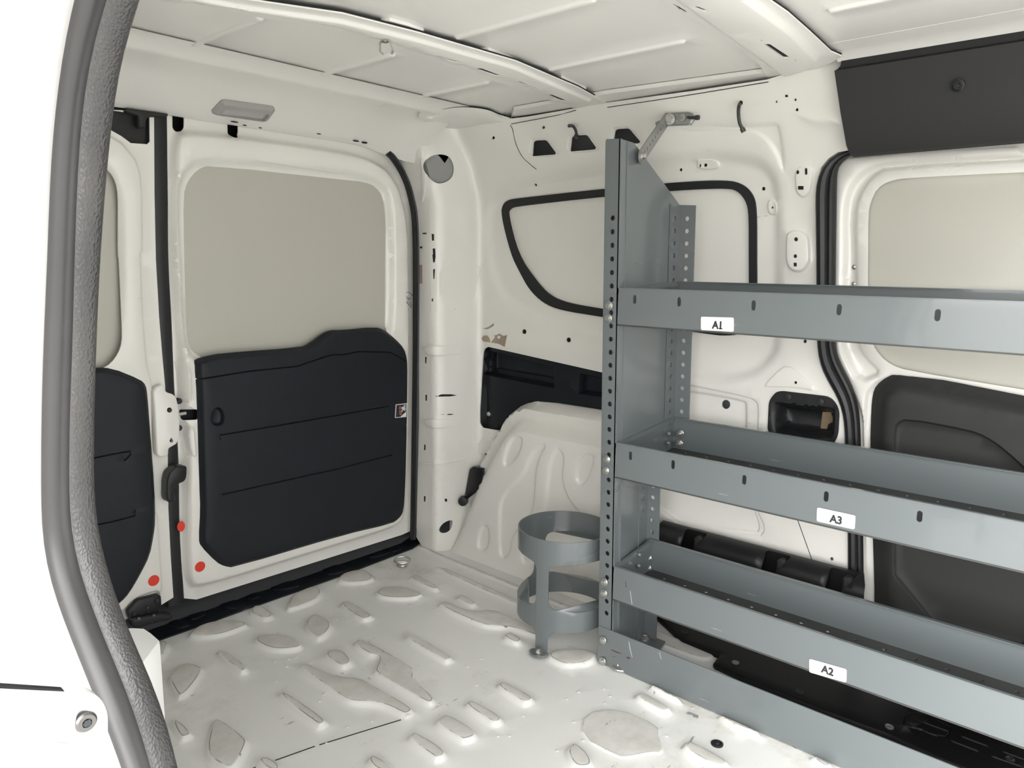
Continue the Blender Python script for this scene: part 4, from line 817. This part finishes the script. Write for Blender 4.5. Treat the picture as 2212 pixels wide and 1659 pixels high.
# one rolled sheet, cut open at the front strap
sheet = [(L0, zB0)] + [(L0, zA1), (L1, zA1), (L1, zB0)]
relief('ring_sheet', FHc, sheet, GREY, hold, holes=wins, res=.012, thick=.003, fn=cyl_fn, ang=30)
leg = fillet(np.array([(cs[0] - hw - .012, zB0 + .002), (cs[0] - hw, zB0 - .012), (cs[0] - hw, .012), (cs[0] + hw, .012), (cs[0] + hw, zB0 - .02), (cs[0] + hw + .02, zB0 + .002)]), .004, 3)
leg2 = leg.copy(); relief('leg', FHc, leg, GREY, hold, res=.012, thick=.003, fn=cyl_fn)
rd = np.array([math.cos(th0), math.sin(th0), 0]); tn = np.array([-rd[1], rd[0], 0]); fc = np.array([hc[0], hc[1], 0]) + rd * Rh
ff = Fr(fc + np.array([0, 0, .012]), tn, rd, (0, 0, 1))
relief('foot', ff, chaikin([(-.02, -.004), (.02, -.004), (.026, .012), (.012, .03), (-.012, .03), (-.028, .012)], 1), GREY, hold, thick=.004, base=0)
hexbolt(fc + rd * .012 + np.array([0, 0, .013]), (0, 0, 1), .0085).build('bolt', ZINC, hold)
# ================================================================== SMALL THINGS
# lamp
def onh(p): # point on the sloping header face
    a, n = np.array([0, 1.825, 1.42]), np.array([0, -.466, -.885]); d = ray(p); return CAM + d * ((a - CAM) @ n / (d @ n))
lamp = empty('interior_lamp', onh((525, 240)), 'grey rectangular interior lamp on the header above the rear doors', 'lamp')
fl = Fr((0, 1.825, 1.42), (1, 0, 0), (0, .885, -.466), (0, -.466, -.885))
lo_ = fillet(np.array(fl.px(c1([(1348, 718), (1415, 642), (1440, 637), (1745, 680), (1763, 700), (1712, 772), (1680, 778), (1380, 735)]))), .012)
li_ = fillet(np.array(fl.px(c1([(1402, 728), (1440, 680), (1718, 716), (1682, 762)]))), .006)
relief('housing', fl, lo_, LHOUS, lamp, holes=[li_], feats=[(lo_, .008, .012)], base=.001, res=.02, thick=.006)
lc = li_.mean(0); relief('lens', fl, lc + (li_ - lc) * 1.04, LENS, lamp, feats=[(li_, .003, .008)], base=.002, res=.015, thick=.004)
for x, y, w_ in [(1500, 782, 22), (1565, 800, 12), (1665, 818, 8), (2040, 860, 14)]:
    q = onh(c1([(x, y)])[0]); MB().cyl(q, q + HN * -.004 * -1, .0006 * w_ * .35, 8).build('slot_hole', DARK, header) if False else None
for x, y, a_, b_ in [(1500, 778, .011, .0022), (1565, 800, .006, .0016), (1665, 816, .005, .0014), (2040, 855, .007, .0018), (2277, 900, .012, .003), (2332, 911, .011, .004)]:
    q = onh(c1([(x, y)])[0]); MB().prism([q + HN * .0005 + np.array([u, v * .885, v * -.466]) for u, v in circ((0, 0), a_, 14, b_)], HN * .0012).build('slot_hole', DARK, header)
# tie-down rings
def tie(p, label, rot=0, up=.02):
    b = PZ(p, .002); e = empty('tie_down_ring', b, label, 'tie-down ring', 'tie-down rings on the floor')
    MB().lathe(b, (0, 0, 1), [(.017, 0), (.018, .003), (.015, .008 if up > .01 else .004), (.009, .009 if up > .01 else .004), (.008, .003)], 22).build('base', ZINC, e)
    t = np.linspace(0, 2 * math.pi, 28, endpoint=False); c, s_ = math.cos(rot), math.sin(rot)
    pa_ = [(b[0] + .026 * math.cos(a) * c - .014 * math.sin(a) * s_, b[1] + .026 * math.cos(a) * s_ + .014 * math.sin(a) * c, b[2] + up + .3 * up * math.sin(a)) for a in t]
    MB().tube(pa_, .0028, (0, 0, 1), 8, True).build('ring', ZINC, e)
    MB().cyl(b + np.array([-.017 * c, -.017 * s_, .013]), b + np.array([.017 * c, .017 * s_, .013]), .005, 10).build('pin', ZINC, e)
tie((869, 1222), 'zinc tie-down ring on the floor in front of the rear door sill', -.7); tie((1346, 1446), 'zinc tie-down ring half hidden under the foot of the rack', -.7, .006)
# floor plug
m = MB(); m.lathe(plugpos + np.array([0, 0, .0]), (0, 0, 1), [(.013, 0), (.013, .003), (.010, .0045), (.006, .003), (.005, .006), (.002, .006)], 20); tag(m.build('floor_plug', BLACK), 'black round rubber plug in the white floor in front of the rack', 'plug')
m = MB(); q = PZ((1492, 1540), .0); kk = [PZ(p, .0005) for p in c9([(30, 1310), (50, 1302), (75, 1312), (110, 1325), (105, 1342), (80, 1335), (70, 1320), (45, 1318)])]
m.prism(kk, (0, 0, .0012)); tag(m.build('paint_chip', mat_plain('bare_metal_chip', (.3, .31, .3), .5)), 'small bare metal chip in the floor paint in front of the rack', 'paint chip')
# cables
def cable(pts, r, label, tip):
    e = empty('cable', pts[0], label, 'cable', 'cable ends hanging from the side wall'); MB().tube(bez(pts, 24), r, (-.3, 1, .2), 8).build('sheath', CAB, e); d_ = pts[-1] - pts[-2]; d_ /= np.linalg.norm(d_)
    MB().cyl(pts[-1], pts[-1] + d_ * .010, r * 1.5, 8).build('taped_end', tip, e)
cable([PX(p, x) for p, x in zip(c3([(380, 655), (368, 680), (365, 730), (372, 785), (388, 820)]), (1.80, 1.755, 1.75, 1.755, 1.76))], .0042, 'short dark cable stub hanging from a hole high on the side wall', CAB)
cable([PX(p, x) for p, x in zip(c2([(1450, 805), (1475, 808), (1492, 835), (1496, 865)]), (1.79, 1.755, 1.752, 1.765))], .0042, 'dark cable looping into the middle wedge-shaped wall opening', CAB)
cable([PX(p, x) for p, x in zip(c3([(40, 750), (60, 752), (90, 752)]), (1.78, 1.76, 1.76))], .004, 'short black cable end beside the brace strap bracket on the wall', CAB)
# metal clip on the roof bow
cl = empty('spring_clip', PZ(c2([(275, 262)])[0], 1.435), 'small zinc spring clip hanging from the roof crossmember', 'clip')
zz = 1.432; a, b = PZ(c2([(238, 262)])[0], zz), PZ(c2([(308, 262)])[0], zz); dv = (b - a) / np.linalg.norm(b - a)
pth = [a + np.array([0, 0, -.024]) + dv * .006, a + np.array([0, 0, -.02]), a + np.array([0, 0, -.004]), a + dv * .004, b - dv * .004, b + np.array([0, 0, -.006]), b + np.array([0, 0, -.018]) + dv * .004, b + np.array([0, 0, -.024]) + dv * .001]
MB().sweep(pth, [(-.001, -.006), (.001, -.006), (.001, .006), (-.001, .006)], np.cross(dv, (0, 0, 1))).build('spring', ZINC, cl); MB().lathe((a + b) / 2 + np.array([0, 0, .0]), (0, 0, -1), [(.006, 0), (.006, .003), (.003, .004)], 12).build('rivet', ALU, cl)
# stickers
for p, w_, h_, lab in [((391, 1137), .0105, .0145, 'oval red sticker on the flank of the right rear door, highest of the three'), ((432, 1224), .0145, .0145, 'round red sticker at the lower corner of the right rear door'), ((332, 1254), .0145, .0145, 'round red sticker on the left rear door above the hinge bracket')]:
    wv = {391: .0205, 432: .0305, 332: .0245}[p[0]]
    uv = FD.px([p], wv)[0]; tag(relief('red_sticker', FD, circ(uv, w_, 24, h_), RED, base=wv + .001, thick=.0008), lab, 'sticker', 'red stickers on the rear doors')
k8 = crop(820, 840, 100 / 2212); ps = empty('picture_sticker', PY((866, 888), 1.915), 'small picture sticker with white border on the dark rear door panel', 'sticker')
fk = FY(1.965 - .0475)
relief('border', fk, fk.px(k8([(735, 1390), (775, 745), (1305, 690), (1270, 1345)])), PAPER, ps, base=.0, thick=.0008)
relief('print', fk, fk.px(k8([(770, 1355), (805, 775), (1265, 735), (1235, 1320)])), INK, ps, base=.0006, thick=.0005)
relief('print_corner', fk, fk.px(k8([(975, 1345), (1265, 1080), (1250, 1325)])), PAPER, ps, base=.0011, thick=.0004)
REDP = mat_plain('printed_rust_red', (.35, .1, .07), .5); WHP = mat_plain('printed_white', (.6, .6, .6), .5)
for nm_, pl_, mt in [('print_red', [(905, 940), (960, 800), (1010, 850), (1010, 960), (960, 1000)], REDP), ('print_red', [(910, 1150), (1000, 1110), (1060, 1150), (1020, 1270), (970, 1250)], REDP), ('print_white', [(1020, 900), (1090, 850), (1190, 850), (1230, 940), (1190, 1060), (1120, 1000), (1060, 1110), (1000, 1060), (1080, 1020)], WHP), ('print_white', [(1130, 840), (1150, 780), (1210, 770), (1230, 830), (1190, 860)], WHP), ('print_white', [(940, 1100), (945, 1040), (975, 1050), (970, 1100)], WHP)]:
    relief(nm_, fk, fk.px(k8(pl_)), mt, ps, base=.0011, thick=.0004)
# handwriting on the door edge
k9 = crop(860, 560, 140 / 2212)
for stroke in [[(290, 1130), (350, 1125), (400, 1150), (490, 1250)], [(400, 1370), (300, 1350), (300, 1260)], [(345, 1360), (350, 1290)], [(400, 1370), (405, 1290)], [(330, 1420), (290, 1470), (320, 1510), (360, 1520)], [(380, 1440), (430, 1530), (460, 1600)], [(330, 1540), (390, 1570), (440, 1659)]]:
    MB().tube(bez([FD.p3([FD.px([p], .03)[0]], .0305)[0] for p in k9(stroke)], 12), .0009, (0, -1, .2), 5).build('handwriting', INK, door2)
# ================================================================== NEAR SIDE: door pillar, seal, jamb
XN = .20
outer = c1([(490, 0), (430, 250), (380, 600), (340, 1000), (315, 1659)]) + c4([(290, 600), (277, 1100), (276, 1659)]) + c7([(282, 200), (330, 450), (450, 780), (560, 1050), (700, 1400), (800, 1659)])
divl = c1([(690, 0), (640, 150), (570, 400), (530, 700), (500, 1100), (480, 1659)]) + c4([(465, 600), (447, 1100), (445, 1659)]) + c7([(446, 100), (480, 300), (580, 600), (720, 950), (850, 1250), (975, 1659)])
inner = c1([(860, 0), (800, 200), (740, 400), (700, 700), (660, 1100), (620, 1659)]) + c4([(600, 500), (585, 1000), (580, 1600)]) + c7([(590, 50), (620, 250), (690, 480), (790, 760), (900, 1000), (1010, 1250), (1085, 1500), (1112, 1659)])
def pline(P, n): return resam(bez(P, 80), n)
def seal_path(L, Rr):
    L, Rr = pline(L, 300), pline(Rr, 70); Ln = np.array([L[np.argmin(((L - p) ** 2).sum(1))] for p in Rr]); M = (Ln + Rr) / 2
    C = np.array([PX(p, XN) for p in M]); dep = np.array([-(AX.T @ (c - CAM))[2] for c in C]); r = np.linalg.norm(Ln - Rr, axis=1) / 2 * dep / F
    t0 = C[0] - C[3]; t0 /= np.linalg.norm(t0); t1 = C[-1] - C[-4]; t1 /= np.linalg.norm(t1)
    C = np.vstack([[C[0] + np.array([0, -.75, .09]), C[0] + np.array([0, -.35, .085]), C[0] + np.array([0, -.12, .07]), C[0] + t0 * .05], C, [C[-1] + t1 * .05, C[-1] + t1 * .12, C[-1] + t1 * .2 + np.array([0, 0, -.08]), C[-1] + t1 * .24 + np.array([0, 0, -.3])]])
    r = np.r_[np.full(4, r[0]), r, np.full(4, r[-1])]; k = resam(np.c_[C, r], 110)
    for _ in range(4): k[1:-1] = (k[:-2] + 2 * k[1:-1] + k[2:]) / 4
    return k[:, :3], k[:, 3]
ns = empty('door_opening_seal', PX((150, 900), XN), 'thick grey rubber seal with grained inner band around the near door opening', 'seal')
m1, s1_ = seal_path(outer, divl); MB().sweep(m1, circ((0, 0), 1.03, 18), (-1, 0, 0), scl=s1_).build('bulb', SEALT, ns, ang=60)
m2, s2_ = seal_path(divl, inner); m2 = m2 + np.array([.001, 0, 0])
MB().sweep(m2, circ((0, 0), .75, 20, 1.04), (-1, 0, 0), scl=s2_).build('grained_band', LEATHER, ns, ang=60)
pi_ = m2
# jamb: swept outwards from the seal to the outer skin
e1 = m1 + np.array([.004, 0, 0]); tt = np.gradient(e1, axis=0); tt /= np.linalg.norm(tt, axis=1)[:, None]; nn = np.cross(tt, (1, 0, 0)); nn /= np.linalg.norm(nn, axis=1)[:, None]
if nn[50][1] < 0: nn = -nn
sec = [(.006, .006), (.0, .004), (-.04, -.006), (-.09, -.012), (-.13, -.012), (-.17, -.004), (-.19, .02), (-.195, .07), (-.195, .2)]
J = [[e1[i] + np.array([a, 0, 0]) + nn[i] * b for a, b in sec] for i in range(len(e1))]
jm = MB().loft(J, False, False); J2 = [[p + nn[i] * .006 for p in r][::-1] for i, r in enumerate(J)]; jm.loft(J2, False, False)
jamb = st(jm.build('wall_left', WOUT, ang=60))
# near inner side wall behind the seal and body front edges
iw = [(.22, a[1] + .01, a[2]) for a in pi_[8:]] ; 
pol = np.array([(p[1] * 1.25, 1 + (p[2] - 1) * 1.25) for p in pi_ if p[1] > .3 and p[2] > .4 and p[2] < 1.3]); pol = pol[pol[:, 1] < 1.4]; fn_ = Fr((.225, 0, 0), (0, 1, 0), (0, 0, 1), (1, 0, 0))
pol2 = [tuple(p) for p in pol] + [(pol[-1][0] + .0, -.03), (2.03, -.03), (2.03, 1.46), (-.3, 1.46), (-.3, pol[0][1])]
st(relief('wall_left_inner_skin', fn_, pol2, WHITE, thick=.012))
# white moulded cover just inside the seal
cv = c7([(780, 770), (840, 762), (920, 766), (960, 790), (1025, 845), (1030, 1130), (1000, 1240), (960, 1250), (860, 1000)])
yc = .74; P0 = [PY(p, yc) for p in cv]
cvm = MB(); tpq = [PY(p, y) for p, y in zip(c7([(760, 765), (850, 762), (920, 766), (965, 795), (1022, 845), (905, 1000), (820, 1010)]), (.80, .82, .82, .81, .79, .72, .71))]
low = [np.array([a[0], a[1], a[2] - .16]) for a in tpq]; cen = np.mean(tpq, axis=0)
cvm.loft([low, [a + np.array([0, 0, -.006]) for a in tpq], [cen + (a - cen) * .97 for a in tpq]])
tag(cvm.build('pillar_cover', WOUT, ang=25), 'white plastic cover piece tucked just inside the grey door seal', 'cover')
# lower track panel, bolt, rusty recess on the jamb
FJ = FY(.50)
tpn = empty('track_panel', PY((110, 1550), .5), 'white pressed panel with a torx bolt at the foot of the near door pillar', 'panel')
relief('panel', FJ, fillet(np.array(FJ.px(c7([(-120, 1120), (200, 1150), (410, 1165), (620, 1180), (690, 1290), (690, 1440), (660, 1500), (560, 1505), (-120, 1450)]))), .01), WOUT, tpn, feats=[(fillet(np.array(FJ.px(c7([(-120, 1130), (200, 1155), (610, 1190), (680, 1290), (680, 1440), (655, 1490), (560, 1495), (-120, 1440)]))), .01), .006, .008), (chaikin(FJ.px(c7(circ((530, 1330), 78, 16, 78).tolist())), 1), -.004, .004)], base=0, res=.02, thick=.01)
relief('lower_lip', FJ, fillet(np.array(FJ.px(c7([(-120, 1400), (640, 1440), (700, 1470), (710, 1580), (680, 1640), (600, 1665), (-120, 1720)]))), .008), WOUT, tpn, holes=[fillet(np.array(FJ.px(c7([(-90, 1462), (548, 1512), (550, 1600), (520, 1638), (300, 1640), (-90, 1610)]))), .005)], base=-.008, thick=.008, res=.03)
RUST_SHADE = mat_paint('rust_stained_shaded_paint', (.36, .34, .28), dirt=.9, scr=.3, dark=(.25, .13, .05))  # rust stains, over a base colour darkened to imitate shade in the recess
relief('recess_floor', FJ, FJ.px(c7([(-120, 1450), (560, 1500), (560, 1650), (-120, 1650)])), RUST_SHADE, tpn, base=lambda u, v: -.04 + .006 * np.sin((v - .66) * 160), res=.006, thick=.004)
relief('shadow_gap', FJ, FJ.px(c7([(-120, 1118), (400, 1152), (410, 1166), (-120, 1140)])), DARK, tpn, base=.001, thick=.004)
q = FJ.p3(FJ.px(c7([(530, 1342)])), .003)[0]; bo_ = MB(); bo_.lathe(q, (0, -1, 0), [(.0066, 0), (.0066, .003), (.0054, .0045), (.003, .0046), (.0028, .0025)], 24); bo_.build('bolt', mat_plain('dull_bolt_steel', (.16, .155, .15), .35, .8), tpn)
MB().cyl(q + np.array([0, -.0043, 0]), q + np.array([0, -.005, 0]), .0026, 6).build('torx_socket', mat_plain('dark_steel', (.07, .075, .08), .4, .8), tpn)
# ================================================================== OUTSIDE, LIGHT, CAMERA
st(MB().box((-40, -40, -.6), (40, 40, -.56)).build('ground', mat_plain('pale_concrete', (.58, .565, .53), .8, var=.15)))
w = bpy.data.worlds.new('overcast_sky'); bpy.context.scene.world = w; w.use_nodes = True; t = w.node_tree; bg = t.nodes['Background']
tc = t.nodes.new('ShaderNodeTexCoord'); sx_ = t.nodes.new('ShaderNodeSeparateXYZ'); t.links.new(tc.outputs['Generated'], sx_.inputs[0])
mr = t.nodes.new('ShaderNodeMapRange'); mr.inputs[1].default_value = -1; mr.inputs[2].default_value = 1; mr.inputs[3].default_value = 1; mr.inputs[4].default_value = 0; t.links.new(sx_.outputs['X'], mr.inputs[0])
cr = t.nodes.new('ShaderNodeValToRGB'); e = cr.color_ramp.elements; e[0].position = .1; e[0].color = (.3, .305, .31, 1); e[1].position = .95; e[1].color = (1, .995, .98, 1)
m_ = e.new(.5); m_.color = (.42, .425, .43, 1)
t.links.new(mr.outputs[0], cr.inputs[0]); my = t.nodes.new('ShaderNodeMapRange'); my.interpolation_type = 'SMOOTHSTEP'; my.inputs[1].default_value = -.95; my.inputs[2].default_value = -.1; my.inputs[3].default_value = .42; my.inputs[4].default_value = 1; t.links.new(sx_.outputs['Y'], my.inputs[0])
mx = t.nodes.new('ShaderNodeMix'); mx.data_type = 'RGBA'; mx.blend_type = 'MULTIPLY'; mx.inputs[0].default_value = 1; t.links.new(cr.outputs[0], mx.inputs[6]); t.links.new(my.outputs[0], mx.inputs[7]); t.links.new(mx.outputs[2], bg.inputs['Color']); bg.inputs['Strength'].default_value = 4.0
cd = bpy.data.cameras.new('camera'); cam = bpy.data.objects.new('camera', cd); COL.objects.link(cam)
cd.sensor_width = 36; cd.sensor_fit = 'HORIZONTAL'; cd.lens = F / W * 36; cd.clip_start = .01
Rm = Matrix([list(r) for r in AX]); cam.matrix_world = Matrix.Translation(Vector(CAM * S)) @ Rm.to_4x4()
sc = bpy.context.scene; sc.camera = cam
sc.view_settings.view_transform = 'Standard'; sc.view_settings.look = 'None'; sc.view_settings.exposure = 1.45; sc.view_settings.gamma = 1; sc.view_settings.use_curve_mapping = False
